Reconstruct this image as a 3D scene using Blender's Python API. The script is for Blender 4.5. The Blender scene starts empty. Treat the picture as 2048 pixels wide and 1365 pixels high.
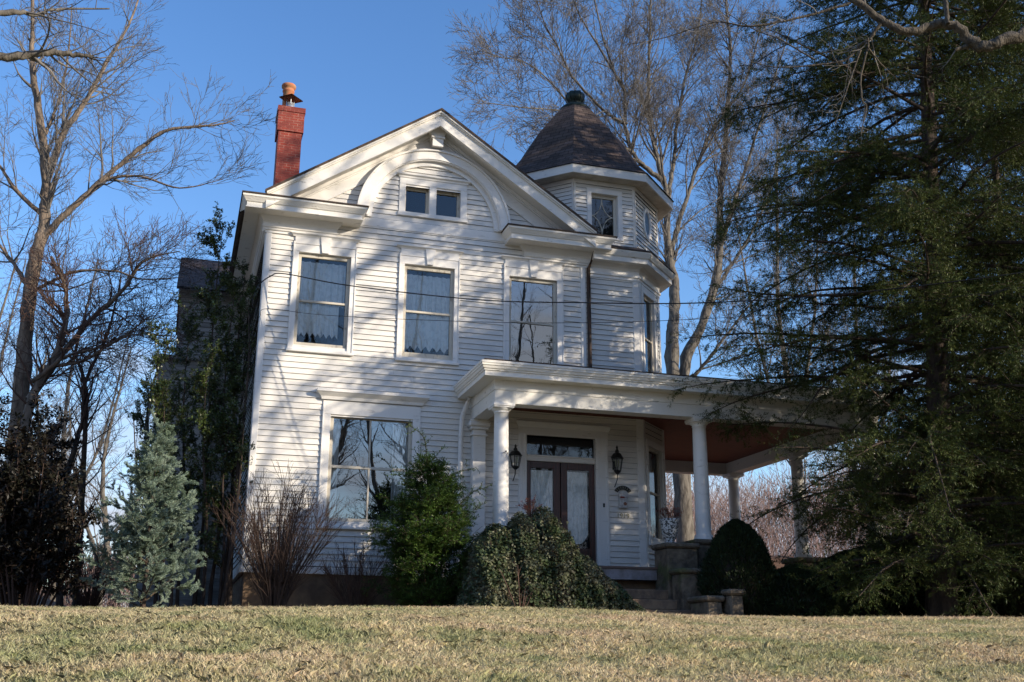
import bpy, math, random
import numpy as np
from mathutils import Matrix, Vector
rad = math.radians
random.seed(7)
scene = bpy.context.scene
COL = scene.collection

# ------------------------------------------------------------------ camera
YAW, PITCH, ROLL = 0.29788981, 0.28448691, 0.00473672
CAM = Vector((0.0, -23.0, 1.6))
fw = Vector((math.sin(YAW)*math.cos(PITCH), math.cos(YAW)*math.cos(PITCH), math.sin(PITCH)))
rt = fw.cross(Vector((0, 0, 1))).normalized(); up = rt.cross(fw)
rt2 = rt*math.cos(ROLL)+up*math.sin(ROLL); up2 = -rt*math.sin(ROLL)+up*math.cos(ROLL)
cd = bpy.data.cameras.new('camera'); cam = bpy.data.objects.new('camera', cd); COL.objects.link(cam)
cam.matrix_world = Matrix(((rt2.x, up2.x, -fw.x, CAM.x), (rt2.y, up2.y, -fw.y, CAM.y), (rt2.z, up2.z, -fw.z, CAM.z), (0, 0, 0, 1)))
cd.sensor_width = 36; cd.lens = 2148.78/2048*36; cd.clip_start = .1; cd.clip_end = 3000
scene.camera = cam

# ------------------------------------------------------------------ light
SUN = Vector((1.167, -1.0, 0.524)).normalized()
sl = bpy.data.lights.new('sun', 'SUN'); sl.energy = 4.4; sl.angle = rad(.53); sl.color = (1, .875, .70)
so = bpy.data.objects.new('sun', sl); COL.objects.link(so)
so.rotation_euler = (-SUN).to_track_quat('-Z', 'Y').to_euler()
so.location = (30, -40, 40)
world = bpy.data.worlds.new('World'); scene.world = world; world.use_nodes = True
wn = world.node_tree.nodes; wl = world.node_tree.links; wn.clear()
sky = wn.new('ShaderNodeTexSky'); sky.sky_type = 'NISHITA'; sky.sun_disc = False
sky.sun_elevation = math.asin(SUN.z); sky.sun_rotation = math.atan2(SUN.x, SUN.y)
sky.air_density = 1.0; sky.dust_density = .3; sky.ozone_density = 2.0; sky.altitude = 200
bg = wn.new('ShaderNodeBackground'); bg.inputs['Strength'].default_value = .15
wo = wn.new('ShaderNodeOutputWorld')
tc = wn.new('ShaderNodeTexCoord'); mp = wn.new('ShaderNodeMapping'); mp.inputs['Scale'].default_value = (1.6, 1.6, 4.2)
mp.inputs['Location'].default_value = (.35, .2, .1)
nz = wn.new('ShaderNodeTexNoise'); nz.inputs['Scale'].default_value = 2.2; nz.inputs['Detail'].default_value = 9; nz.inputs['Roughness'].default_value = .58
sx = wn.new('ShaderNodeSeparateXYZ')
wl.new(tc.outputs['Generated'], mp.inputs[0]); wl.new(mp.outputs[0], nz.inputs[0]); wl.new(tc.outputs['Generated'], sx.inputs[0])
el = wn.new('ShaderNodeMapRange'); el.inputs['From Min'].default_value = .10; el.inputs['From Max'].default_value = .54
el.inputs['To Min'].default_value = .20; el.inputs['To Max'].default_value = -.22
wl.new(sx.outputs['Z'], el.inputs['Value'])
# behind the photographer the sky carries more cloud (seen mirrored in the panes)
bk = wn.new('ShaderNodeMapRange'); bk.inputs['From Min'].default_value = .1; bk.inputs['From Max'].default_value = -.5
bk.inputs['To Min'].default_value = 0; bk.inputs['To Max'].default_value = .13
wl.new(sx.outputs['Y'], bk.inputs['Value'])
ad = wn.new('ShaderNodeMath'); ad.operation = 'ADD'; wl.new(nz.outputs[0], ad.inputs[0]); wl.new(el.outputs[0], ad.inputs[1])
ad2 = wn.new('ShaderNodeMath'); ad2.operation = 'ADD'; wl.new(ad.outputs[0], ad2.inputs[0]); wl.new(bk.outputs[0], ad2.inputs[1])
cr = wn.new('ShaderNodeMapRange'); cr.inputs['From Min'].default_value = .56; cr.inputs['From Max'].default_value = .74
cr.clamp = True; wl.new(ad2.outputs[0], cr.inputs['Value'])
mx = wn.new('ShaderNodeMix'); mx.data_type = 'RGBA'; mx.inputs[7].default_value = (3.0, 3.35, 4.0, 1)
wl.new(cr.outputs[0], mx.inputs[0])
hs = wn.new('ShaderNodeHueSaturation'); hs.inputs['Saturation'].default_value = 1.22; hs.inputs['Value'].default_value = 1.15; hs.inputs['Hue'].default_value = .508
wl.new(sky.outputs[0], hs.inputs['Color']); wl.new(hs.outputs[0], mx.inputs[6])
wl.new(mx.outputs[2], bg.inputs[0]); wl.new(bg.outputs[0], wo.inputs[0])
scene.view_settings.view_transform = 'Standard'; scene.view_settings.look = 'None'
scene.view_settings.exposure = 0.57; scene.view_settings.gamma = 1
scene.cycles.max_bounces = 6; scene.cycles.diffuse_bounces = 3; scene.cycles.glossy_bounces = 3
scene.cycles.transparent_max_bounces = 12; scene.cycles.transmission_bounces = 4
scene.cycles.sample_clamp_indirect = 6

# ------------------------------------------------------------------ materials
def mat(name, c1, c2=None, scale=4, stretch=(1, 1, 1), rough=.7, lo=.4, hi=.6, bump=0, bscale=None, detail=6, island=0, spec=.3, trans=0, metal=0, coord='Object', c3=None, s3=1.0, lo3=.45, hi3=.6):
    m = bpy.data.materials.new(name); m.use_nodes = True
    n = m.node_tree.nodes; l = m.node_tree.links
    p = n['Principled BSDF']; p.inputs['Roughness'].default_value = rough
    p.inputs['Specular IOR Level'].default_value = spec; p.inputs['Metallic'].default_value = metal
    out = None
    if c2 is not None or bump:
        t = n.new('ShaderNodeTexCoord'); mpg = n.new('ShaderNodeMapping'); mpg.inputs['Scale'].default_value = stretch
        l.new(t.outputs[coord], mpg.inputs[0])
        nt = n.new('ShaderNodeTexNoise'); nt.inputs['Scale'].default_value = scale; nt.inputs['Detail'].default_value = detail; nt.inputs['Roughness'].default_value = .62
        l.new(mpg.outputs[0], nt.inputs[0])
    if c2 is not None:
        r = n.new('ShaderNodeMapRange'); r.inputs['From Min'].default_value = lo; r.inputs['From Max'].default_value = hi; l.new(nt.outputs[0], r.inputs['Value'])
        x = n.new('ShaderNodeMix'); x.data_type = 'RGBA'; x.inputs[6].default_value = (*c1, 1); x.inputs[7].default_value = (*c2, 1)
        l.new(r.outputs[0], x.inputs[0]); out = x.outputs[2]
    else:
        rgb = n.new('ShaderNodeRGB'); rgb.outputs[0].default_value = (*c1, 1); out = rgb.outputs[0]
    if c3 is not None:
        n3 = n.new('ShaderNodeTexNoise'); n3.inputs['Scale'].default_value = s3; n3.inputs['Detail'].default_value = 4
        t3 = n.new('ShaderNodeTexCoord'); l.new(t3.outputs[coord], n3.inputs[0])
        r3 = n.new('ShaderNodeMapRange'); r3.inputs['From Min'].default_value = lo3; r3.inputs['From Max'].default_value = hi3; l.new(n3.outputs[0], r3.inputs['Value'])
        x3 = n.new('ShaderNodeMix'); x3.data_type = 'RGBA'; x3.inputs[7].default_value = (*c3, 1); l.new(out, x3.inputs[6]); l.new(r3.outputs[0], x3.inputs[0]); out = x3.outputs[2]
    if island:
        g = n.new('ShaderNodeNewGeometry'); r2 = n.new('ShaderNodeMapRange'); r2.inputs['To Min'].default_value = 1-island; r2.inputs['To Max'].default_value = 1+island
        l.new(g.outputs['Random Per Island'], r2.inputs['Value'])
        h = n.new('ShaderNodeHueSaturation'); l.new(r2.outputs[0], h.inputs['Value']); l.new(out, h.inputs['Color'])
        r4 = n.new('ShaderNodeMapRange'); r4.inputs['To Min'].default_value = .5-island*.05; r4.inputs['To Max'].default_value = .5+island*.05
        ml = n.new('ShaderNodeMath'); ml.operation = 'MULTIPLY'; ml.inputs[1].default_value = 7.31; fr = n.new('ShaderNodeMath'); fr.operation = 'FRACT'
        l.new(g.outputs['Random Per Island'], ml.inputs[0]); l.new(ml.outputs[0], fr.inputs[0]); l.new(fr.outputs[0], r4.inputs['Value']); l.new(r4.outputs[0], h.inputs['Hue'])
        out = h.outputs[0]
    l.new(out, p.inputs['Base Color'])
    if bump:
        nb = nt
        if bscale:
            nb = n.new('ShaderNodeTexNoise'); nb.inputs['Scale'].default_value = bscale; nb.inputs['Detail'].default_value = 6; l.new(mpg.outputs[0], nb.inputs[0])
        b = n.new('ShaderNodeBump'); b.inputs['Strength'].default_value = min(1, bump); b.inputs['Distance'].default_value = .02*max(1, bump)
        l.new(nb.outputs[0], b.inputs['Height']); l.new(b.outputs[0], p.inputs['Normal'])
    if trans:
        tr = n.new('ShaderNodeBsdfTranslucent'); l.new(out, tr.inputs[0]); ms = n.new('ShaderNodeMixShader'); ms.inputs[0].default_value = trans
        o = n['Material Output']; l.new(p.outputs[0], ms.inputs[1]); l.new(tr.outputs[0], ms.inputs[2]); l.new(ms.outputs[0], o.inputs[0])
    return m
M = {}
M['siding'] = mat('siding_paint', (.77, .735, .675), (.50, .46, .40), 5, (.35, 1, 5), .55, .60, .74, bump=.25, bscale=30, island=.05, c3=(.62, .60, .57), s3=.9, lo3=.50, hi3=.75)
M['gap_shade'] = mat('board_gap_shade', (.03, .024, .018), (.13, .11, .09), 9, (.5, 1, 1), .9, .55, .72)  # board undersides and gaps coloured dark brown to draw the shadow lines
M['trim'] = mat('trim_paint', (.80, .775, .735), (.52, .49, .44), 6, (.5, 1, 2.5), .5, .60, .75, bump=.2, bscale=40, island=.03)
M['oldtrim'] = mat('weathered_trim', (.79, .76, .70), (.36, .33, .28), 5, (.7, 1, 3), .6, .62, .72, bump=.4, bscale=30)
M['soffit'] = mat('soffit_paint', (.62, .56, .47), (.45, .40, .33), 3, rough=.6)
M['sash'] = mat('sash_paint', (.58, .53, .44), (.33, .28, .22), 14, (1, 1, .4), .6, .56, .68)
M['shingle_edge'] = mat('roof_edge', (.10, .065, .045), (.045, .035, .03), 6, rough=.8)
M['iron'] = mat('black_iron', (.015, .016, .015), rough=.4, spec=.5)
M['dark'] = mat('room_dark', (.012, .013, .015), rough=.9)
M['door'] = mat('door_wood', (.085, .020, .012), (.030, .011, .008), 6, (8, 8, .6), .35, spec=.5)
M['ceil'] = mat('porch_ceiling_paint', (.20, .055, .035), (.13, .04, .028), 3, (1, 12, 1), .6)
M['floorb'] = mat('porch_floor_paint', (.16, .11, .09), rough=.6)
M['fascia'] = mat('porch_skirt_paint', (.30, .28, .30), (.2, .18, .18), 4, rough=.6)
M['stone'] = mat('rough_stone', (.22, .175, .125), (.075, .062, .048), 5, rough=.9, lo=.35, hi=.65, bump=1.4, bscale=14, c3=(.10, .12, .04), s3=1.6, lo3=.52, hi3=.66)
M['found'] = mat('parged_foundation', (.27, .18, .11), (.14, .10, .07), 2.5, rough=.9, lo=.35, hi=.65, bump=.6, bscale=18)
M['conc'] = mat('step_stone', (.30, .20, .125), (.16, .11, .08), 4, rough=.9, bump=.4, bscale=20)
M['copper'] = mat('green_copper', (.022, .036, .028), (.012, .018, .016), 7, rough=.5, metal=.3)
M['terra'] = mat('terracotta', (.46, .15, .075), (.40, .22, .11), 9, rough=.8)
M['rust'] = mat('rusty_iron', (.30, .13, .075), (.14, .07, .05), 12, rough=.8)
M['galv'] = mat('galvanised', (.55, .56, .58), rough=.35, metal=.7)
M['dspout'] = mat('rusty_downspout', (.03, .022, .018), (.07, .035, .02), 8, (1, 1, .4), .6)
M['bark_tan'] = mat('bark_tan', (.26, .20, .15), (.11, .085, .065), 9, (1, 1, .35), .9, .35, .65, bump=1.2, bscale=22)
M['bark_grey'] = mat('bark_grey', (.19, .172, .145), (.07, .06, .05), 8, (1, 1, .3), .9, .35, .65, bump=1.2, bscale=20)
M['bark_near'] = mat('bark_near', (.13, .11, .085), (.045, .038, .03), 16, (1, 1, .5), .9, .35, .65, bump=1.5, bscale=34)
M['twig_grey'] = mat('twig_grey', (.19, .175, .16), (.10, .09, .08), 3, rough=.85)
M['twig_red'] = mat('twig_red', (.13, .075, .055), (.08, .05, .04), 5, rough=.8)
M['twig_dark'] = mat('twig_dark', (.07, .045, .035), rough=.85)
M['bark_dark'] = mat('bark_dark', (.085, .06, .045), (.04, .03, .025), 9, (1, 1, .35), .9, bump=1.2, bscale=22)
M['hemlock'] = mat('hemlock_needles', (.046, .066, .015), (.085, .105, .026), 1.2, rough=.6, island=.35, trans=.12)
M['yew'] = mat('yew_needles', (.095, .165, .03), (.04, .08, .016), 2.2, rough=.5, island=.35, trans=.2)
M['spruce'] = mat('spruce_needles', (.28, .36, .29), (.18, .25, .17), 2.5, rough=.6, island=.25, trans=.1)
M['holly'] = mat('holly_leaves', (.075, .105, .024), (.028, .045, .014), 2, rough=.35, island=.4, trans=.15, spec=.5)
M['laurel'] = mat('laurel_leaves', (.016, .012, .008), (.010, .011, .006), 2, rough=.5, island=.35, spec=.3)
M['ivy'] = mat('ivy_leaves', (.050, .072, .028), (.15, .145, .085), 3.0, rough=.5, island=.4, trans=.12, lo=.45, hi=.62)
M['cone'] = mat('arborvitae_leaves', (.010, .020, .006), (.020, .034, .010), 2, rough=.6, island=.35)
M['redleaf'] = mat('red_sprigs', (.30, .040, .018), (.20, .05, .02), 8, rough=.6, island=.3, trans=.2)
M['grass'] = mat('grass_blades', (.68, .57, .36), (.35, .37, .18), 1.5, rough=.8, island=.45, trans=.3, detail=8, lo=.41, hi=.63, c3=(.66, .50, .35), s3=.55, lo3=.48, hi3=.72)
M['soil'] = mat('turf_soil', (.34, .27, .15), (.20, .19, .09), 3, rough=1, bump=1, bscale=40, lo=.4, hi=.6, detail=8)
M['litter'] = mat('leaf_litter', (.17, .085, .045), (.085, .05, .03), 4, rough=1, bump=1, bscale=14, lo=.35, hi=.65)
M['asphalt'] = mat('asphalt', (.05, .05, .052), (.07, .068, .066), 12, rough=.9)
M['cable'] = mat('black_cable', (.02, .02, .022), rough=.5)
M['wing'] = mat('old_grey_siding', (.38, .37, .35), (.22, .21, .19), 4, (.4, 1, 3), .7)
M['farwhite'] = mat('far_white_paint', (.75, .74, .73), rough=.7)
M['brass'] = mat('number_metal', (.32, .30, .22), rough=.4, metal=.6)
M['whitebox'] = mat('white_enamel', (.62, .60, .58), (.45, .42, .40), 20, rough=.5)
M['redpaint'] = mat('red_flag_paint', (.25, .015, .01), rough=.5)
M['woods'] = mat('far_twigs', (.24, .165, .15), (.16, .115, .10), .15, rough=1, island=.25)
M['bulb'] = mat('lamp_glass', (.45, .46, .30), rough=.3)

def shingles(name, base, dark, light, wcol=.22, h=.13):
    m = mat(name, base, rough=.95, spec=.1); n = m.node_tree.nodes; l = m.node_tree.links; p = n['Principled BSDF']
    uv = n.new('ShaderNodeTexCoord'); b = n.new('ShaderNodeTexBrick'); b.offset = .5
    b.inputs['Scale'].default_value = 1; b.inputs['Brick Width'].default_value = wcol; b.inputs['Row Height'].default_value = h
    b.inputs['Mortar Size'].default_value = .008; b.inputs['Color1'].default_value = (*base, 1); b.inputs['Color2'].default_value = (*light, 1); b.inputs['Mortar'].default_value = (*dark, 1)
    b.inputs['Bias'].default_value = -.1
    l.new(uv.outputs['UV'], b.inputs[0])
    nn = n.new('ShaderNodeTexNoise'); nn.inputs['Scale'].default_value = 2.5; nn.inputs['Detail'].default_value = 5; l.new(uv.outputs['UV'], nn.inputs[0])
    r = n.new('ShaderNodeMapRange'); r.inputs['From Min'].default_value = .45; r.inputs['From Max'].default_value = .7; r.inputs['To Max'].default_value = .6; l.new(nn.outputs[0], r.inputs['Value'])
    x = n.new('ShaderNodeMix'); x.data_type = 'RGBA'; x.inputs[7].default_value = (*dark, 1); l.new(b.outputs[0], x.inputs[6]); l.new(r.outputs[0], x.inputs[0])
    l.new(x.outputs[2], p.inputs['Base Color'])
    bp = n.new('ShaderNodeBump'); bp.inputs['Distance'].default_value = .015; bp.inputs['Strength'].default_value = .8; bp.invert = True
    l.new(b.outputs['Fac'], bp.inputs['Height']); l.new(bp.outputs[0], p.inputs['Normal'])
    return m
M['slate'] = shingles('tower_shingles', (.075, .058, .050), (.028, .022, .020), (.125, .092, .080), .26, .14)
M['roofsh'] = shingles('roof_shingles', (.11, .09, .085), (.05, .045, .045), (.17, .13, .12), .3, .16)
def brickmat():
    m = mat('red_brick', (.35, .06, .035)); n = m.node_tree.nodes; l = m.node_tree.links; p = n['Principled BSDF']
    uv = n.new('ShaderNodeTexCoord'); b = n.new('ShaderNodeTexBrick')
    b.inputs['Scale'].default_value = 1; b.inputs['Brick Width'].default_value = .215; b.inputs['Row Height'].default_value = .075; b.inputs['Mortar Size'].default_value = .006
    b.inputs['Color1'].default_value = (.30, .045, .028, 1); b.inputs['Color2'].default_value = (.24, .055, .04, 1); b.inputs['Mortar'].default_value = (.48, .25, .19, 1)
    l.new(uv.outputs['UV'], b.inputs[0])
    nn = n.new('ShaderNodeTexNoise'); nn.inputs['Scale'].default_value = 3.5; nn.inputs['Detail'].default_value = 6; l.new(uv.outputs['UV'], nn.inputs[0])
    r = n.new('ShaderNodeMapRange'); r.inputs['From Min'].default_value = .40; r.inputs['From Max'].default_value = .60; l.new(nn.outputs[0], r.inputs['Value'])
    x = n.new('ShaderNodeMix'); x.data_type = 'RGBA'; x.inputs[7].default_value = (.21, .045, .035, 1); l.new(b.outputs[0], x.inputs[6]); l.new(r.outputs[0], x.inputs[0])
    l.new(x.outputs[2], p.inputs['Base Color'])
    bp = n.new('ShaderNodeBump'); bp.inputs['Distance'].default_value = .012; bp.invert = True; l.new(b.outputs['Fac'], bp.inputs['Height']); l.new(bp.outputs[0], p.inputs['Normal'])
    p.inputs['Roughness'].default_value = .8
    return m
M['brick'] = brickmat()
def glassmat(name, refl, tint=(.9, .93, .95), wav=.6):
    m = bpy.data.materials.new(name); m.use_nodes = True; n = m.node_tree.nodes; l = m.node_tree.links; n.clear()
    g = n.new('ShaderNodeBsdfGlossy'); g.inputs['Roughness'].default_value = .01; g.inputs['Color'].default_value = (.96, .98, 1, 1)
    t = n.new('ShaderNodeBsdfTransparent'); t.inputs[0].default_value = (*tint, 1)
    lw = n.new('ShaderNodeFresnel'); lw.inputs['IOR'].default_value = 1.5
    a = n.new('ShaderNodeMath'); a.operation = 'ADD'; a.inputs[1].default_value = refl; a.use_clamp = True; l.new(lw.outputs[0], a.inputs[0])
    s = n.new('ShaderNodeMixShader'); o = n.new('ShaderNodeOutputMaterial')
    tcc = n.new('ShaderNodeTexCoord'); nt = n.new('ShaderNodeTexNoise'); nt.inputs['Scale'].default_value = 1.7; nt.inputs['Detail'].default_value = 2; l.new(tcc.outputs['Object'], nt.inputs[0])
    b = n.new('ShaderNodeBump'); b.inputs['Strength'].default_value = wav; b.inputs['Distance'].default_value = .012; l.new(nt.outputs[0], b.inputs['Height']); l.new(b.outputs[0], g.inputs['Normal'])
    l.new(a.outputs[0], s.inputs[0]); l.new(t.outputs[0], s.inputs[1]); l.new(g.outputs[0], s.inputs[2]); l.new(s.outputs[0], o.inputs[0])
    return m
M['glass'] = glassmat('window_glass', .035, wav=.07)
M['glassdark'] = glassmat('dark_glass', .02, wav=.08)
M['glassbig'] = glassmat('storm_glass', .20, wav=.06)
def lacemat(name='lace', col=(.88, .89, .86), dens=.85):
    m = bpy.data.materials.new(name); m.use_nodes = True; n = m.node_tree.nodes; l = m.node_tree.links; n.clear()
    d = n.new('ShaderNodeBsdfDiffuse'); d.inputs[0].default_value = (*col, 1); tl = n.new('ShaderNodeBsdfTranslucent'); tl.inputs[0].default_value = (*col, 1)
    mm = n.new('ShaderNodeMixShader'); mm.inputs[0].default_value = .12; l.new(d.outputs[0], mm.inputs[1]); l.new(tl.outputs[0], mm.inputs[2])
    t = n.new('ShaderNodeBsdfTransparent'); s = n.new('ShaderNodeMixShader'); o = n.new('ShaderNodeOutputMaterial')
    tcc = n.new('ShaderNodeTexCoord'); v = n.new('ShaderNodeTexVoronoi'); v.inputs['Scale'].default_value = 38; v.feature = 'DISTANCE_TO_EDGE'
    n2 = n.new('ShaderNodeTexNoise'); n2.inputs['Scale'].default_value = 9; n2.inputs['Detail'].default_value = 3
    l.new(tcc.outputs['Object'], v.inputs[0]); l.new(tcc.outputs['Object'], n2.inputs[0])
    r = n.new('ShaderNodeMapRange'); r.inputs['From Min'].default_value = .02; r.inputs['From Max'].default_value = .16; r.inputs['To Min'].default_value = .95; r.inputs['To Max'].default_value = dens
    l.new(v.outputs[0], r.inputs['Value'])
    r2 = n.new('ShaderNodeMapRange'); r2.inputs['From Min'].default_value = .45; r2.inputs['From Max'].default_value = .58; r2.inputs['To Min'].default_value = 0; r2.inputs['To Max'].default_value = .5; l.new(n2.outputs[0], r2.inputs['Value'])
    a = n.new('ShaderNodeMath'); a.operation = 'ADD'; a.use_clamp = True; l.new(r.outputs[0], a.inputs[0]); l.new(r2.outputs[0], a.inputs[1])
    l.new(a.outputs[0], s.inputs[0]); l.new(t.outputs[0], s.inputs[1]); l.new(mm.outputs[0], s.inputs[2]); l.new(s.outputs[0], o.inputs[0])
    return m
M['lace'] = lacemat()

# ------------------------------------------------------------------ object helpers
ORG = {}
def tag(o, label=None, cat=None, group=None, kind=None):
    if label: o['label'] = label
    if cat: o['category'] = cat
    if group: o['group'] = group
    if kind: o['kind'] = kind
    return o
def root(name, loc, label, cat, group=None):
    o = bpy.data.objects.new(name, None); COL.objects.link(o); o.location = loc; o.empty_display_size = .3
    ORG[o.name] = Vector(loc)
    return tag(o, label, cat, group)
def org(parent):
    while parent.parent: parent = parent.parent
    return ORG.get(parent.name, Vector((0, 0, 0)))
def mesh_obj(name, V, F, mats, parent=None, midx=None, smooth=False, loc=None, uv=None):
    """V (n,3) world coordinates; F list of tuples or int array (m,k)."""
    V = np.asarray(V, dtype=np.float32)
    off = np.array(org(parent)) if parent is not None else (np.array(loc) if loc is not None else np.zeros(3))
    me = bpy.data.meshes.new(name)
    V = V-off.astype(np.float32)
    if isinstance(F, np.ndarray):
        k = F.shape[1]; me.vertices.add(len(V)); me.vertices.foreach_set('co', V.ravel())
        me.loops.add(F.size); me.loops.foreach_set('vertex_index', F.astype(np.int32).ravel())
        me.polygons.add(len(F)); me.polygons.foreach_set('loop_start', np.arange(0, F.size, k, dtype=np.int32))
        try: me.polygons.foreach_set('loop_total', np.full(len(F), k, dtype=np.int32))
        except Exception: pass
        me.update(calc_edges=True)
    else:
        me.from_pydata(V.tolist(), [], F); me.update()
    for m in mats: me.materials.append(m)
    if midx is not None: me.polygons.foreach_set('material_index', np.asarray(midx, dtype=np.int32))
    if smooth: me.polygons.foreach_set('use_smooth', np.ones(len(me.polygons), dtype=bool))
    if uv is not None:
        ul = me.uv_layers.new(name='UVMap'); ul.data.foreach_set('uv', np.asarray(uv, dtype=np.float32).ravel())
    o = bpy.data.objects.new(name, me); COL.objects.link(o)
    if parent is not None: o.parent = parent
    elif loc is not None: o.location = loc; ORG[o.name] = Vector(loc)
    return o

class MB:
    """collects shapes in a wall frame: u along the wall, n outward, z up (frame 0: u = X, n = -Y)"""
    def __init__(s, ox=0, oy=0, ang=0):
        s.v = []; s.f = []; s.m = []; s.sm = []; s.cur = 0; s.o = (ox, oy); s.c = math.cos(ang); s.s = math.sin(ang)
    def P(s, u, n, z): return (s.o[0]+u*s.c+n*s.s, s.o[1]+u*s.s-n*s.c, z)
    def add(s, pts, faces, smooth=False):
        b = len(s.v); s.v += [s.P(*p) for p in pts]; s.f += [tuple(b+i for i in f) for f in faces]; s.m += [s.cur]*len(faces); s.sm += [smooth]*len(faces)
    def box(s, u0, u1, n0, n1, z0, z1):
        s.add([(u0, n0, z0), (u1, n0, z0), (u1, n1, z0), (u0, n1, z0), (u0, n0, z1), (u1, n0, z1), (u1, n1, z1), (u0, n1, z1)],
              [(0, 1, 2, 3), (4, 7, 6, 5), (0, 4, 5, 1), (1, 5, 6, 2), (2, 6, 7, 3), (3, 7, 4, 0)])
    def bbox(s, u0, u1, n0, n1, z0, z1, b=.012):
        """box with chamfered edges"""
        pts = []; idx = {}
        for a, U in enumerate((u0, u1)):
            for c_, N in enumerate((n0, n1)):
                for d, Z in enumerate((z0, z1)):
                    su = b if a == 0 else -b; sn = b if c_ == 0 else -b; sz = b if d == 0 else -b
                    for k, q in enumerate(((U, N+sn, Z+sz), (U+su, N, Z+sz), (U+su, N+sn, Z))):
                        idx[(a, c_, d, k)] = len(pts); pts.append(q)
        F = []
        for a in (0, 1): F.append([idx[(a, 0, 0, 0)], idx[(a, 1, 0, 0)], idx[(a, 1, 1, 0)], idx[(a, 0, 1, 0)]])
        for a in (0, 1): F.append([idx[(0, a, 0, 1)], idx[(1, a, 0, 1)], idx[(1, a, 1, 1)], idx[(0, a, 1, 1)]])
        for a in (0, 1): F.append([idx[(0, 0, a, 2)], idx[(1, 0, a, 2)], idx[(1, 1, a, 2)], idx[(0, 1, a, 2)]])
        for a in (0, 1):
            for c_ in (0, 1):
                F.append([idx[(a, c_, 0, 0)], idx[(a, c_, 1, 0)], idx[(a, c_, 1, 1)], idx[(a, c_, 0, 1)]])
                F.append([idx[(a, 0, c_, 0)], idx[(a, 1, c_, 0)], idx[(a, 1, c_, 2)], idx[(a, 0, c_, 2)]])
                F.append([idx[(0, a, c_, 1)], idx[(1, a, c_, 1)], idx[(1, a, c_, 2)], idx[(0, a, c_, 2)]])
                for d in (0, 1): F.append([idx[(a, c_, d, 0)], idx[(a, c_, d, 1)], idx[(a, c_, d, 2)]])
        s.add(pts, [tuple(f) for f in F])
    def prism(s, poly, n0, n1):
        """polygon in (u,z) extruded along n"""
        k = len(poly); pts = [(u, n0, z) for u, z in poly]+[(u, n1, z) for u, z in poly]
        s.add(pts, [tuple(range(k)), tuple(range(2*k-1, k-1, -1))]+[(i, k+i, k+(i+1) % k, (i+1) % k) for i in range(k)])
    def prismh(s, poly, z0, z1):
        k = len(poly); pts = [(u, n, z0) for u, n in poly]+[(u, n, z1) for u, n in poly]
        s.add(pts, [tuple(range(k)), tuple(range(2*k-1, k-1, -1))]+[(i, k+i, k+(i+1) % k, (i+1) % k) for i in range(k)])
    def lathe(s, u, n, prof, k=20, smooth=True, r0=0.0):
        pts = []; fs = []
        for r, z in prof:
            for i in range(k):
                a = 2*math.pi*(i+r0)/k; pts.append((u+r*math.cos(a), n+r*math.sin(a), z))
        for j in range(len(prof)-1):
            for i in range(k): fs.append((j*k+i, j*k+(i+1) % k, (j+1)*k+(i+1) % k, (j+1)*k+i))
        s.add(pts, fs, smooth)
        s.add(pts[:k], [tuple(range(k))[::-1]]); s.add(pts[-k:], [tuple(range(k))])
    def tube(s, pts, r, k=8, cap=True):
        pts = [Vector(p) for p in pts]; V = []; rs = r if isinstance(r, (list, tuple)) else [r]*len(pts)
        for i, p in enumerate(pts):
            d = (pts[min(i+1, len(pts)-1)]-pts[max(i-1, 0)]).normalized()
            a = d.cross(Vector((0, 0, 1)) if abs(d.z) < .9 else Vector((1, 0, 0))).normalized(); b = d.cross(a)
            for j in range(k):
                t = 2*math.pi*j/k; V.append(tuple(p+a*rs[i]*math.cos(t)+b*rs[i]*math.sin(t)))
        F = [(i*k+j, i*k+(j+1) % k, (i+1)*k+(j+1) % k, (i+1)*k+j) for i in range(len(pts)-1) for j in range(k)]
        s.add(V, F, True)
        if cap: s.add(V[:k], [tuple(range(k))]); s.add(V[-k:], [tuple(range(k))])
    def sweep(s, prof, path, closed=False, caps=True):
        """profile [(out, z)...] closed polygon swept along plan path [(u,n)...]; out is to the left of travel"""
        n_ = len(path); rings = []
        for i, p in enumerate(path):
            a = path[i-1] if (i > 0 or closed) else None; b = path[(i+1) % n_] if (i < n_-1 or closed) else None
            def nrm(q, r):
                dx, dy = r[0]-q[0], r[1]-q[1]; L = math.hypot(dx, dy); return (-dy/L, dx/L)
            if a is None: m = nrm(p, b); k = 1
            elif b is None: m = nrm(a, p); k = 1
            else:
                n1 = nrm(a, p); n2 = nrm(p, b); m = (n1[0]+n2[0], n1[1]+n2[1]); L = math.hypot(*m); m = (m[0]/L, m[1]/L); k = 1/max(.3, m[0]*n1[0]+m[1]*n1[1])
            rings.append([(p[0]+m[0]*k*o_, p[1]+m[1]*k*o_, z) for o_, z in prof])
        q = len(prof); pts = [x for r in rings for x in r]; fs = []
        for i in range(n_ if closed else n_-1):
            j = (i+1) % n_
            for t in range(q): fs.append((i*q+t, i*q+(t+1) % q, j*q+(t+1) % q, j*q+t))
        if caps and not closed: fs += [tuple(range(q))[::-1], tuple((n_-1)*q+t for t in range(q))]
        s.add(pts, fs)
    def build(s, name, mats, parent=None, loc=None):
        if not isinstance(mats, (list, tuple)): mats = [mats]
        o = mesh_obj(name, s.v, s.f, mats, parent, s.m, loc=loc)
        o.data.polygons.foreach_set('use_smooth', s.sm)
        return o

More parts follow.
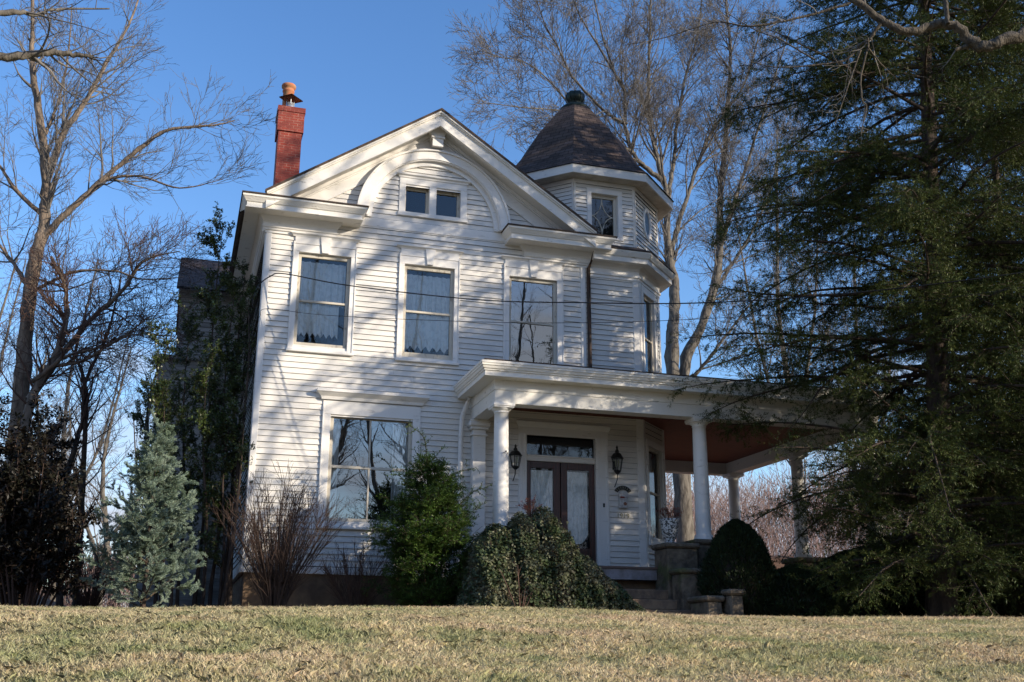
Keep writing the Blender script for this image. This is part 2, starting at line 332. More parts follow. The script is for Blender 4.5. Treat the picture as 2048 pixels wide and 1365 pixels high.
def siding(mb, z0, z1, lo, hi, openings, exp=.13, seed=1):
    """clapboards: lo(z), hi(z) give the wall's ends; openings (u0,u1,z0,z1)"""
    rnd = random.Random(seed); z = z0
    while z < z1-.02:
        zt = min(z+exp, z1); zm = (z+zt)/2
        a, b = lo(zm), hi(zm)
        if b-a > .03:
            iv = [(a, b)]
            for (p, q, r, t) in openings:
                if r < zm < t:
                    nv = []
                    for x, y in iv:
                        if q <= x or p >= y: nv.append((x, y)); continue
                        if p > x: nv.append((x, p))
                        if q < y: nv.append((q, y))
                    iv = nv
            for x, y in iv:
                cuts = [x]; c = x+rnd.uniform(.8, 4.2)
                while c < y-.5: cuts.append(c); c += rnd.uniform(2.2, 4.5)
                cuts.append(y)
                for i in range(len(cuts)-1):
                    p, q = cuts[i]+(.002 if i else 0), cuts[i+1]
                    w = .026+rnd.uniform(-.004, .006); zb = z+rnd.uniform(-.003, .003)
                    al, bl = (p, q)
                    if i == 0: tl = lo(zt) if abs(x-a) < 1e-6 else p
                    else: tl = p
                    tr = hi(zt) if (i == len(cuts)-2 and abs(y-b) < 1e-6) else q
                    if i == 0 and abs(x-a) < 1e-6: al = lo(z)
                    if i == len(cuts)-2 and abs(y-b) < 1e-6: bl = hi(z)
                    mb.cur = 0
                    mb.add([(al, w, zb), (bl, w, zb), (tr, .003, zt+.012), (tl, .003, zt+.012)], [(0, 1, 2, 3)])
                    mb.cur = 1  # underside in the dark colour that stands for the lap's shadow
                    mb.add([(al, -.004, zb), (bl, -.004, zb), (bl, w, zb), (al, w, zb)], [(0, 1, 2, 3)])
                    mb.cur = 0
                    mb.add([(al, -.004, zb), (al, w, zb), (tl, .003, zt+.012), (tl, -.004, zt+.012)], [(0, 1, 2, 3)])
                    mb.add([(bl, -.004, zb), (bl, w, zb), (tr, .003, zt+.012), (tr, -.004, zt+.012)], [(0, 1, 2, 3)])
                mb.cur = 1   # gap behind the lap, its shade put into the colour
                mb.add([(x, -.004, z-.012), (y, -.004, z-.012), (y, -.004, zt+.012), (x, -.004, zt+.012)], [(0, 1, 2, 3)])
        z = zt
    mb.cur = 0

def curtain(name, u0, u1, zb, zt, n, parent, frame, folds=7, zig=.0, amp=.032, m='lace', gather=1.0):
    k = 90; rows = 14; mb = MB(*frame); pts = []; fs = []; rnd = random.Random(int(u0*77+zb*13)); ph = [rnd.uniform(0, 6.3) for _ in range(4)]
    for j in range(rows+1):
        for i in range(k+1):
            t = i/k; u = u0+(u1-u0)*t
            bot = zb+(abs(((t*folds*1.5) % 1)-.5)*2*zig if zig else 0)+(rnd.uniform(0, zig*.15) if zig else 0)
            z = bot+(zt-bot)*j/rows
            a = math.sin(t*folds*2*math.pi+ph[0]+.5*math.sin(j*.25+ph[1]))*amp+math.sin(t*folds*4.7*math.pi+ph[2])*amp*.4
            pts.append((u, n+a*(1-.4*j/rows), z))
    for j in range(rows):
        for i in range(k): fs.append((j*(k+1)+i, j*(k+1)+i+1, (j+1)*(k+1)+i+1, (j+1)*(k+1)+i))
    mb.add(pts, fs, True)
    return mb.build(name, M[m], parent)

def sash_window(parent, frame, cas, sash, glass, rail=None, hood=None, key=None, mull=None, gm='glass', curt='lace', back=.12, deep=.9, cw=.12, sill=True, label=None):
    """casing/sash/glass rectangles (u0,u1,z0,z1) in a wall frame"""
    mb = MB(*frame); c0, c1, c2, c3 = cas; s0, s1, s2, s3 = sash; g0, g1, g2, g3 = glass
    mb.bbox(c0, s0, -.05, .045, c2+.06, s3, .006); mb.bbox(s1, c1, -.05, .045, c2+.06, s3, .006)
    mb.bbox(c0, c0+.03, .045, .062, c2+.06, c3-.12, .004); mb.bbox(c1-.03, c1, .045, .062, c2+.06, c3-.12, .004)
    mb.bbox(s0, s1, -.05, .04, c2+.06, s2, .004)
    mb.bbox(c0-.02, c1+.02, -.02, .085, c2, c2+.06, .008)
    if key:
        k0, k1, k2, k3, kb = key
        zm = s3+(c3-s3)*.52
        mb.bbox(c0, c1, -.05, .046, s3, zm-.004, .004); mb.bbox(c0+.03, c1-.03, -.05, .052, zm+.004, c3, .004)
        mb.prism([(k0, c3+.03), (k1, c3+.03), (k3, kb), (k2, kb)], .04, .085)
    else:
        mb.bbox(c0, c1, -.05, .046, s3, c3, .005)
    if hood:
        h0, h1, hz0, hz1, hn = hood; hh = hz1-hz0
        mb.sweep([(0, hz0), (hn*.25, hz0), (hn*.4, hz0+hh*.3), (hn*.85, hz0+hh*.62), (hn, hz0+hh*.7), (hn, hz1), (0, hz1)][::-1], [(c1, 0), (c0, 0)] if False else [(c0, -.02), (c0, .04), (c1, .04), (c1, -.02)])
    w = mb.build('window', M['trim'], parent)
    if label: w['label'] = label
    mb = MB(*frame)
    mb.bbox(s0, g0, -.10, -.03, s2, s3, .004); mb.bbox(g1, s1, -.10, -.03, s2, s3, .004); mb.bbox(g0, g1, -.10, -.03, s2, g2, .004); mb.bbox(g0, g1, -.10, -.03, g3, s3, .004)
    if rail: mb.bbox(g0, g1, -.095, -.035, rail[0], rail[1], .004)
    if mull: mb.bbox(mull-.018, mull+.018, -.093, -.042, g2, (rail[0] if rail else g3), .004); (mb.bbox(mull-.018, mull+.018, -.093, -.042, rail[1], g3, .004) if rail else None)
    mb.build('sash', M['sash'], w)
    mb = MB(*frame); gz = [(g2, rail[0]), (rail[1], g3)] if rail else [(g2, g3)]
    for a, b in gz: mb.add([(g0, -.07, a), (g1, -.07, a), (g1, -.07, b), (g0, -.07, b)], [(0, 1, 2, 3)])
    mb.build('glass', M[gm], w)
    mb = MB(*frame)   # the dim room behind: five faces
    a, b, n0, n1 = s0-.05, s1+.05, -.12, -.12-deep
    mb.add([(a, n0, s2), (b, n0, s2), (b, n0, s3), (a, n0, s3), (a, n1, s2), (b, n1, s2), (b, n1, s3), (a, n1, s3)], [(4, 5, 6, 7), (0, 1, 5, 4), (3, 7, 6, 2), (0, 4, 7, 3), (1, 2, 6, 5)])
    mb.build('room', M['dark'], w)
    return w

# ------------------------------------------------------------------ ground
def gz(x, y):
    s = y+23
    if s < 12: z = 2.04-.035*(12-s)-.0103*(12-s)**2
    else: z = 2.04+.02*min(s-12, 12)
    return max(z, .02)
xs = sorted(set([-400, -200, -100, -60, -40]+[-30+1.0*i for i in range(71)]+[60, 90, 150, 260, 400])); ys = sorted(set([-300, -150, -80, -50]+[-30+.5*i for i in range(90)]+[20, 30, 45, 70, 110, 180, 300, 500]))
def gnoise(x, y): return .03*math.sin(x*.9+1.3*math.sin(y*.7))+.02*math.sin(y*1.7+x*.4)
V = []; F = []; mi = []
for y in ys:
    for x in xs:
        e = 0
        if y > 6 and x < -1: e += min(2.2, .16*(y-6))*min(1, (-1-x)/6)      # wooded bank on the left
        if y > 5.5 and x > 12: e += min(3.4, .34*(y-5.5))*min(1, (x-12)/3)     # bank behind the porch
        V.append((x, y, gz(x, y)+(gnoise(x, y) if -24 < y else 0)+e))
nx = len(xs)
for j in range(len(ys)-1):
    for i in range(nx-1):
        F.append((j*nx+i, j*nx+i+1, (j+1)*nx+i+1, (j+1)*nx+i))
        yc = (ys[j]+ys[j+1])/2; xc = (xs[i]+xs[i+1])/2
        mi.append(2 if yc < -25 else (1 if (yc > -5 and (xc < .5 or yc > 0 or xc > 9)) or yc > 5 or yc > -1.2 else 0))
o = mesh_obj('ground', V, F, [M['soil'], M['litter'], M['asphalt']], None, mi, True); tag(o, kind='structure')

# ------------------------------------------------------------------ the house
HOUSE = root('wooden_house', (5, 0, 2.25), 'white clapboard two-storey house with an arched front gable, octagonal corner turret and columned porch', 'house')
APX, APZ, SL = 5.10, 14.02, .67
def R(u): return APZ-SL*abs(u-APX)
FR = (0, 0, 0); CT = (10.3, 0, rad(45)); UT = (10.258, 0, rad(45)); LW = (1.32, 9, rad(-90))

class UVB:
    def __init__(s): s.v = []; s.f = []; s.uv = []
    def quad(s, pts, uvs):
        b = len(s.v); s.v += [tuple(p) for p in pts]; s.f.append(tuple(range(b, b+len(pts)))); s.uv += list(uvs)
    def plane(s, pts, uo=(0, 0)):
        P = [Vector(p) for p in pts]; ud = (P[1]-P[0]).normalized(); nn = ud.cross(P[2]-P[0]).normalized(); vd = nn.cross(ud)
        s.quad(P, [((p-P[0]).dot(ud)+uo[0], (p-P[0]).dot(vd)+uo[1]) for p in P])
    def box(s, x0, x1, y0, y1, z0, z1):
        c = lambda a, b, d: ((x0, x1)[a], (y0, y1)[b], (z0, z1)[d])
        s.quad([c(0, 0, 0), c(1, 0, 0), c(1, 0, 1), c(0, 0, 1)], [(x0, z0), (x1, z0), (x1, z1), (x0, z1)])
        s.quad([c(1, 1, 0), c(0, 1, 0), c(0, 1, 1), c(1, 1, 1)], [(x1, z0), (x0, z0), (x0, z1), (x1, z1)])
        s.quad([c(1, 0, 0), c(1, 1, 0), c(1, 1, 1), c(1, 0, 1)], [(y0+.1, z0), (y1+.1, z0), (y1+.1, z1), (y0+.1, z1)])
        s.quad([c(0, 1, 0), c(0, 0, 0), c(0, 0, 1), c(0, 1, 1)], [(y1+.1, z0), (y0+.1, z0), (y0+.1, z1), (y1+.1, z1)])
        s.quad([c(0, 0, 1), c(1, 0, 1), c(1, 1, 1), c(0, 1, 1)], [(x0, y0), (x1, y0), (x1, y1), (x0, y1)])
        s.quad([c(0, 1, 0), c(1, 1, 0), c(1, 0, 0), c(0, 0, 0)], [(x0, y0), (x1, y0), (x1, y1), (x0, y1)])
    def build(s, name, m, parent, midx=None, loc=None):
        return mesh_obj(name, s.v, s.f, m if isinstance(m, list) else [m], parent, midx, uv=s.uv, loc=loc)

# foundation
mb = MB(); mb.bbox(1.36, 6.3, -9, -.02, 2.0, 3.21, .01)
mb.build('foundation', M['found'], HOUSE)
# front wall
def flo(z): return 1.40 if z < 11.2 else max(1.4, APX-(APZ-.35-z)/SL)
def fhi(z): return 10.20 if z < 11.05 else min(9.2, APX+(APZ-.35-z)/SL)
ops = [(2.05, 3.22, 8.04, 10.26), (4.46, 5.64, 8.03, 10.25), (6.98, 8.17, 8.03, 10.23), (2.95, 4.76, 4.30, 6.60), (7.42, 9.09, 3.1, 6.45), (4.42, 5.75, 11.55, 12.24)]
mb = MB(); siding(mb, 3.36, 13.9, flo, fhi, ops, .128, 3); mb.build('front_wall', [M['siding'], M['gap_shade']], HOUSE)
mb = MB(*LW); siding(mb, 3.36, 11.0, lambda z: 0, lambda z: 8.95, [], .128, 5); mb.build('side_wall', [M['siding'], M['gap_shade']], HOUSE)
mb = MB(*CT); siding(mb, 3.36, 10.9, lambda z: .10, lambda z: 1.33, [(.25, 1.0, 8.03, 10.23), (.27, 1.18, 4.2, 6.4)], .128, 8); mb.build('bay_wall', [M['siding'], M['gap_shade']], HOUSE)
mb = MB(11.3, 1.0, rad(90)); mb.box(0, 9, -.1, 0, 3.0, 10.9); mb.build('side_wall', M['siding'], HOUSE)
mb = MB(); mb.box(1.34, 11.2, -9.0, -8.9, 2.2, 10.9); mb.build('rear_wall', M['siding'], HOUSE)
# corner boards and water table
mb = MB()
for a_ in ((1.30, 1.43, -.02, .032, 3.345, 10.66), (10.14, 10.30, -.02, .032, 3.40, 10.48), (8.78, 8.91, -.01, .034, 7.5, 10.66)):
    mb = MB(); mb.bbox(*a_, .006); mb.build('corner_board', M['trim'], HOUSE)
mb = MB(); mb.bbox(1.29, 6.1, -.02, .04, 3.20, 3.34, .006); mb.build('water_table', M['trim'], HOUSE)
mb = MB(*LW); mb.bbox(8.86, 8.965, -.02, .032, 3.22, 10.66, .006); mb.bbox(0, 8.97, -.02, .05, 3.20, 3.34, .006); mb.build('corner_board', M['trim'], HOUSE)
mb = MB(*CT); mb.bbox(.0, .12, -.02, .032, 3.40, 10.48, .006); mb.build('corner_board', M['trim'], HOUSE)
mb = MB(*CT); mb.bbox(1.30, 1.42, -.02, .032, 3.40, 10.48, .006); mb.build('corner_board', M['trim'], HOUSE)

# cornice returns (left one runs on round the side as the main eave)
prof = [(0, 11.0), (.52, 11.0), (.52, 11.02), (.50, 11.025), (.50, 11.12), (.525, 11.135), (.54, 11.16), (.58, 11.215), (.60, 11.235), (.60, 11.285), (0, 11.31)]
fz = [(0, 10.64), (.045, 10.64), (.045, 10.69), (.075, 10.70), (.085, 10.735), (.11, 10.75), (.12, 10.775), (.085, 10.79), (.085, 10.86), (.11, 10.90), (.20, 10.998), (0, 10.998)]
cap = [(-.02, 11.312), (.625, 11.288), (.625, 11.318), (-.02, 11.40)]
pl = [(1.32, -9), (1.32, 0), (2.86, 0), (2.86, -.2)]; pr = [(7.38, -.2), (7.38, 0), (8.90, 0), (8.90, -1.2)]
for side, path, fpath in (('l', pl, [(1.32, -9), (1.32, 0), (2.78, 0), (2.78, -.1)]), ('r', pr, [(7.42, -.1), (7.42, 0), (8.94, 0), (8.94, -.1)])):
    mb = MB(); mb.sweep(prof, path); c = mb.build('cornice_return', M['oldtrim'], HOUSE)
    mb = MB(); mb.sweep(fz, fpath); mb.build('frieze', M['trim'], c)
    mb = MB(); mb.sweep(cap, path); mb.build('flashing', M['shingle_edge'], c)
mb = MB(); mb.bbox(3.30, 6.95, -.02, .035, 11.07, 11.29, .006); mb.build('belt_board', M['trim'], HOUSE)

# roof slabs and rake trim
def chevron(mb, d0, d1, n0, n1, ul=1.22, ur=8.98):
    mb.prism([(ul, R(ul)-d0), (APX, APZ-d0), (APX, APZ-d1), (ul, R(ul)-d1)], n0, n1)
    mb.prism([(APX, APZ-d0), (ur, R(ur)-d0), (ur, R(ur)-d1), (APX, APZ-d1)], n0, n1)
ub = UVB()
for sgn, ue in ((-1, 1.2), (1, 8.98)):
    a, b = (APX, APZ), (ue, R(ue))
    ub.plane([(b[0], -.64, b[1]), (b[0], 9.2, b[1]), (a[0], 9.2, a[1]), (a[0], -.64, a[1])][::1 if sgn > 0 else 1])
    ub.plane([(b[0], -.64, b[1]-.045), (b[0], 9.2, b[1]-.045), (a[0], 9.2, a[1]-.045), (a[0], -.64, a[1]-.045)])
for u0, u1 in ((.70, 1.2), (9.5, 8.98)):
    for dz in (0, .045): ub.plane([(u0, .02, R(u0)-dz), (u0, 9.2, R(u0)-dz), (u1, 9.2, R(u1)-dz), (u1, .02, R(u1)-dz)])
roof = ub.build('roof', M['roofsh'], HOUSE)
mb = MB(); chevron(mb, -.006, .05, .585, .66, 1.18, 9.0); mb.build('shingle_edge', M['shingle_edge'], roof)
mb = MB(); mb.bbox(.8, 9.4, -9.0, -8.9, 9, 10.9); mb.prism([(1.3, 10.9), (8.9, 10.9), (APX, APZ-.1)], -9.1, -9.0); mb.build('rear_gable', M['siding'], roof)
mb = MB(); chevron(mb, .052, .10, 0, .635); chevron(mb, .10, .135, 0, .60); chevron(mb, .135, .36, .50, .56); chevron(mb, .36, .42, .49, .575)
mb.build('rake_board', M['oldtrim'], HOUSE)
mb = MB(); chevron(mb, .30, .335, .05, .50); mb.build('rake_soffit', M['trim'], HOUSE)
mb = MB(); chevron(mb, .34, .78, -.01, .06); chevron(mb, .34, .43, .06, .13); chevron(mb, .43, .47, .06, .09); mb.build('rake_frieze', M['trim'], HOUSE)
# bracket under the apex
mb = MB(); mb.prism([(4.97, 13.18), (5.23, 13.18), (5.23, 13.42), (5.33, 13.60), (5.33, 13.70), (4.87, 13.70), (4.87, 13.60), (4.97, 13.42)], .05, .34)
mb.bbox(4.93, 5.27, .05, .37, 13.38, 13.425, .008)
mb.build('apex_bracket', M['trim'], HOUSE)
# arch
mb = MB(); AC = (5.11, 11.30)
def ring(mb, r0, r1, n0, n1, a0=0, a1=180, k=56):
    pts = []; fs = []
    for i in range(k+1):
        a = rad(a0+(a1-a0)*i/k); c, s_ = math.cos(a), math.sin(a)
        for r, n in ((r0, n0), (r1, n0), (r1, n1), (r0, n1)): pts.append((AC[0]+r*c, n, AC[1]+r*s_))
    for i in range(k):
        for j in range(4): fs.append((i*4+j, i*4+(j+1) % 4, i*4+4+(j+1) % 4, i*4+4+j))
    fs += [(0, 1, 2, 3), (k*4, k*4+3, k*4+2, k*4+1)]; mb.add(pts, fs)
ring(mb, 1.60, 1.80, 0, .19); ring(mb, 1.80, 1.845, 0, .235); ring(mb, 1.575, 1.60, 0, .165); ring(mb, 1.47, 1.575, 0, .075)
mb.build('arch_trim', M['trim'], HOUSE)
# attic window pair
w = None
mb = MB(); 
for a, b in ((4.27, 4.42), (4.99, 5.16), (5.75, 5.91)): mb.bbox(a, b, -.16, .045, 11.53, 12.24, .006)
mb.bbox(4.27, 5.91, -.16, .045, 12.24, 12.40, .006); mb.bbox(4.25, 5.93, -.16, .06, 11.44, 11.53, .006)
mb.sweep([(0, 12.40), (.02, 12.40), (.03, 12.44), (.07, 12.465), (.075, 12.50), (0, 12.515)], [(4.27, -.02), (4.27, .04), (5.91, .04), (5.91, -.02)])
w = mb.build('window', M['trim'], HOUSE); w['label'] = 'pair of small square attic panes under the arch'
mb = MB(); mg = MB(); md = MB()
for a, b in ((4.42, 4.99), (5.16, 5.75)):
    mb.bbox(a, a+.035, -.15, -.09, 11.53, 12.24, .004); mb.bbox(b-.055, b, -.15, -.09, 11.53, 12.24, .004)
    mb.bbox(a+.035, b-.055, -.15, -.09, 11.53, 11.57, .004); mb.bbox(a+.035, b-.055, -.15, -.09, 12.15, 12.24, .004)
    mg.add([(a+.03, -.12, 11.55), (b-.05, -.12, 11.55), (b-.05, -.12, 12.16), (a+.03, -.12, 12.16)], [(0, 1, 2, 3)])
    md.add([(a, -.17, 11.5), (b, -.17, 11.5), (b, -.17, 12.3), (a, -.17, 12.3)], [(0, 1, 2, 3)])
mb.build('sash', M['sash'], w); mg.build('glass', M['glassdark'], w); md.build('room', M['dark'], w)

# upper windows
w1 = sash_window(HOUSE, FR, (1.92, 3.35, 7.94, 10.62), (2.05, 3.22, 8.04, 10.26), (2.12, 3.15, 8.18, 10.17), (9.12, 9.17), (1.88, 3.38, 10.62, 10.70, .07), (2.51, 2.75, 2.56, 2.71, 10.27))
curtain('curtain', 2.08, 3.14, 9.10, 10.10, -.128, w1, FR, 6); curtain('curtain', 2.10, 3.02, 8.33, 9.10, -.124, w1, FR, 5, zig=.10)
w2 = sash_window(HOUSE, FR, (4.33, 5.77, 7.92, 10.62), (4.46, 5.64, 8.03, 10.25), (4.53, 5.57, 8.16, 10.15), (9.11, 9.16), (4.29, 5.81, 10.62, 10.69, .07), (4.93, 5.17, 4.98, 5.12, 10.27))
curtain('curtain', 4.50, 5.58, 9.10, 10.06, -.128, w2, FR, 7); curtain('curtain', 4.50, 5.56, 8.22, 9.10, -.124, w2, FR, 4, zig=.12)
w3 = sash_window(HOUSE, FR, (6.84, 8.33, 7.92, 10.64), (6.98, 8.17, 8.03, 10.23), (7.05, 8.10, 8.12, 10.15), (9.11, 9.155), (6.80, 8.36, 10.64, 10.71, .07), (7.46, 7.70, 7.51, 7.65, 10.25), gm='glassbig')
# big ground-floor window
w4 = sash_window(HOUSE, FR, (2.77, 4.93, 4.14, 6.90), (2.95, 4.76, 4.30, 6.60), (3.03, 4.69, 4.38, 6.54), (5.45, 5.51), (2.69, 5.0, 6.92, 7.14, .16), None, mull=3.84, gm='glassbig')
curtain('curtain', 2.98, 3.18, 4.3, 6.5, -.135, w4, FR, 3); curtain('curtain', 4.36, 4.72, 4.3, 6.5, -.135, w4, FR, 5)
# bay windows on the canted face
w5 = sash_window(HOUSE, CT, (.13, 1.12, 7.92, 10.42), (.25, 1.0, 8.03, 10.23), (.31, .94, 8.12, 10.15), (9.11, 9.155), None, None)
w6 = sash_window(HOUSE, CT, (.15, 1.30, 4.05, 6.55), (.27, 1.18, 4.2, 6.4), (.33, 1.12, 4.28, 6.33), (5.3, 5.35), None, None, gm='glassdark')
curtain('curtain', .3, 1.15, 4.25, 6.35, -.2, w6, CT, 5)

# bay cornice, frieze and skirt roof
bp = [(9.02, 0), (10.3, 0), (11.3, -1.0), (11.3, -4.4)]
mb = MB(); mb.sweep([(0, 10.80), (.34, 10.80), (.34, 10.92), (.37, 10.94), (.42, 11.04), (.42, 11.08), (0, 11.1)], bp); c = mb.build('bay_cornice', M['oldtrim'], HOUSE)
mb = MB(); mb.sweep([(0, 10.44), (.04, 10.44), (.04, 10.50), (.07, 10.52), (.07, 10.57), (.035, 10.58), (.035, 10.68), (.07, 10.74), (.14, 10.798), (0, 10.798)], bp); mb.build('frieze', M['trim'], c)
mb = MB(); mb.sweep([(.44, 11.082), (.44, 11.11), (-.02, 11.36), (-.4, 11.36), (-.4, 11.082)], bp); mb.build('skirt_roof', M['shingle_edge'], c)

# ---- turret
TC = (9.45, 1.95); TA = 1.95; HS = TA*math.tan(rad(22.5))
TUR = None
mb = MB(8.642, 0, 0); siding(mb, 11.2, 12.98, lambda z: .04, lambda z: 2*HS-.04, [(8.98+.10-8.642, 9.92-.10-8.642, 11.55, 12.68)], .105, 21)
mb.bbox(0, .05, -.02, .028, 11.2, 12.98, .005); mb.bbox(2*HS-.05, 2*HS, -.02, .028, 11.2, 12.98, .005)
TUR = mb.build('turret', [M['siding'], M['gap_shade']], HOUSE); TUR['label'] = 'octagonal corner turret with bell roof'
for fr, op in (((10.258, 0, rad(45)), [(.5, 1.15, 11.85, 12.7)]), ((11.40, 1.142, rad(90)), []), ((7.5, 1.142, rad(-45)), [])):
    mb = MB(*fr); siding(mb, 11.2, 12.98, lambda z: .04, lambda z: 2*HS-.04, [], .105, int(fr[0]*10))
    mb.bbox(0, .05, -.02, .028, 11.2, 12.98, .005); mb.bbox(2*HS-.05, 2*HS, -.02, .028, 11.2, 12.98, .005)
    mb.build('turret_wall', [M['siding'], M['gap_shade']], TUR)
mb = MB(); mb.lathe(TC[0], -TC[1], [(1.90, 10.9), (1.90, 12.9)], 8, False, .5); mb.build('turret_core', M['siding'], TUR)
# eave
def octp(ap): 
    r = ap/math.cos(rad(22.5)); return [(TC[0]+r*math.cos(rad(22.5+45*i)), -TC[1]+r*math.sin(rad(22.5+45*i))) for i in range(8)][::-1]
mb = MB(); mb.sweep([(0, 12.985), (.40, 12.985), (.40, 13.01), (0, 13.01)], octp(TA-.02), True); mb.build('turret_soffit', M['soffit'], TUR)
mb = MB(); mb.sweep([(.385, 12.97), (.415, 12.97), (.415, 13.19), (.385, 13.19)], octp(TA), True); mb.build('turret_fascia', M['oldtrim'], TUR)
mb = MB(); mb.sweep([(-.01, 12.88), (.03, 12.88), (.05, 12.98), (-.01, 12.98)], octp(TA), True); mb.build('turret_frieze', M['trim'], TUR)
rp = [(2.60, 13.195), (2.57, 13.22), (2.18, 13.62), (1.72, 14.22), (1.30, 14.92), (1.02, 15.28), (.66, 15.72), (.44, 15.97), (.38, 16.0)]
ub = UVB()
for i in range(8):
    a0, a1 = rad(22.5+45*i), rad(22.5+45*(i+1)); v = 0
    for (r0, z0), (r1, z1) in zip(rp[:-1], rp[1:]):
        h = math.hypot(r0-r1, z1-z0); p = [(TC[0]+r*math.cos(a), TC[1]+r*math.sin(a), z) for r, a, z in ((r0, a0, z0), (r0, a1, z0), (r1, a1, z1), (r1, a0, z1))]
        w0, w1_ = r0*.7654/2, r1*.7654/2; c = i*2.37
        ub.quad(p, [(c-w0, v), (c+w0, v), (c+w1_, v+h), (c-w1_, v+h)]); v += h
TR = ub.build('turret_roof', M['slate'], TUR)
mb = MB(); mb.lathe(TC[0], -TC[1], [(.02, 15.9), (.43, 15.94), (.44, 16.0), (.36, 16.08), (.24, 16.13), (.20, 16.16), (.17, 16.20), (.20, 16.24), (.255, 16.32), (.265, 16.42), (.22, 16.51), (.12, 16.56), (.02, 16.575)], 20)
for i in range(10):
    a = 2*math.pi*i/10; mb.tube([(TC[0]+r*math.cos(a), -TC[1]+r*math.sin(a), z) for r, z in ((.17, 16.2), (.205, 16.24), (.262, 16.32), (.272, 16.42), (.226, 16.515), (.12, 16.57))], .012, 5)
mb.build('finial', M['copper'], TUR)
# turret window with leaded star panes
mb = MB()
for a, b, c_, d in ((8.98, 9.10, 11.55, 12.66), (9.80, 9.92, 11.55, 12.66), (8.98, 9.92, 12.66, 12.79), (8.96, 9.94, 11.46, 11.55)): mb.bbox(a, b, -.14, .045, c_, d, .006)
tw = mb.build('turret_window', M['trim'], TUR); 
mb = MB()
for a, b, c_, d in ((9.10, 9.125, 11.55, 12.66), (9.72, 9.80, 11.55, 12.66), (9.125, 9.72, 12.58, 12.66), (9.125, 9.72, 11.55, 11.60)): mb.bbox(a, b, -.13, -.07, c_, d, .004)
uc, zc_ = 9.42, 12.1
for sx_ in (-1, 1):
    for sz_ in (-1, 1):
        pts = []
        for k in range(9):
            t = k/8*math.pi/2; pts.append((uc+sx_*(.30-.30*math.sin(t)), -.095, zc_+sz_*(.48-.48*math.cos(t))*1.0))
        mb.tube(pts, .014, 5)
mb.build('lead_bars', M['sash'], TUR)
mb = MB(); mb.add([(9.1, -.10, 11.55), (9.8, -.10, 11.55), (9.8, -.10, 12.66), (9.1, -.10, 12.66)], [(0, 1, 2, 3)]); mb.build('glass', M['glassdark'], TUR)
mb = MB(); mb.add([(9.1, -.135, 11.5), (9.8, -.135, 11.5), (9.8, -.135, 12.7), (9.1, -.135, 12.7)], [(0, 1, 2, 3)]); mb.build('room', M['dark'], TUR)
# oval window on the canted turret face
mb = MB(*UT); pts = []; fs = []; K = 32
for i in range(K):
    a = 2*math.pi*i/K; c, s_ = math.cos(a), math.sin(a)
    for (ru, rz, n) in ((.27, .42, .0), (.27, .42, .05), (.19, .33, .05), (.17, .31, .03), (.17, .31, -.0)): pts.append((.81+ru*c, n, 12.27+rz*s_))
for i in range(K):
    j = (i+1) % K
    for q in range(4): fs.append((i*5+q, i*5+q+1, j*5+q+1, j*5+q))
mb.add(pts, fs); mb.build('oval_window', M['trim'], TUR)
mb = MB(*UT); mb.add([(.81+.18*math.cos(2*math.pi*i/K), .028, 12.27+.32*math.sin(2*math.pi*i/K)) for i in range(K)], [tuple(range(K))]); mb.build('oval_glass', M['iron'], TUR)
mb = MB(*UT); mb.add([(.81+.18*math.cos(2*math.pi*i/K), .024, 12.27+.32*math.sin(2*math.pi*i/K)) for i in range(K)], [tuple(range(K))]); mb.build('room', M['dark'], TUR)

# ---- chimney
ub = UVB(); ub.box(1.66, 2.28, 4.0, 4.72, 11.0, 15.20); ub.box(1.62, 2.32, 3.96, 4.76, 15.20, 15.78); ub.box(1.60, 2.34, 3.94, 4.78, 15.78, 15.93)
CH = ub.build('chimney', M['brick'], HOUSE)
mb = MB(); mb.lathe(1.88, -4.45, [(.15, 15.9), (.15, 16.28), (.145, 16.60), (.165, 16.62), (.165, 16.65), (.15, 16.66), (.15, 16.70), (.165, 16.72), (.195, 16.75), (.20, 16.80), (.19, 16.83), (.14, 16.84)], 20)
mb.build('chimney_pot', M['terra'], CH)
mb = MB(); mb.lathe(1.93, -4.12, [(.115, 15.92), (.115, 16.10), (.10, 16.10)], 18); mb.tube([(1.93, -4.0, 16.05), (1.93, -4.0, 16.33)], .012, 5); mb.tube([(1.83, -4.15, 16.05), (1.83, -4.15, 16.3)], .012, 5); mb.tube([(2.03, -4.15, 16.05), (2.03, -4.15, 16.3)], .012, 5)
mb.build('flue_pipe', M['galv'], CH)
mb = MB()
mb.add([(1.61, -4.12, 16.27), (1.93, -3.80, 16.25), (2.27, -4.12, 16.24), (1.93, -4.46, 16.27), (1.93, -4.12, 16.40)], [(0, 1, 4), (1, 2, 4), (2, 3, 4), (3, 0, 4)])
mb.add([(1.61, -4.12, 16.25), (1.93, -3.80, 16.23), (2.27, -4.12, 16.22), (1.93, -4.46, 16.25), (1.93, -4.12, 16.38)], [(0, 1, 4), (1, 2, 4), (2, 3, 4), (3, 0, 4)])
mb.build('rain_cap', M['rust'], CH)

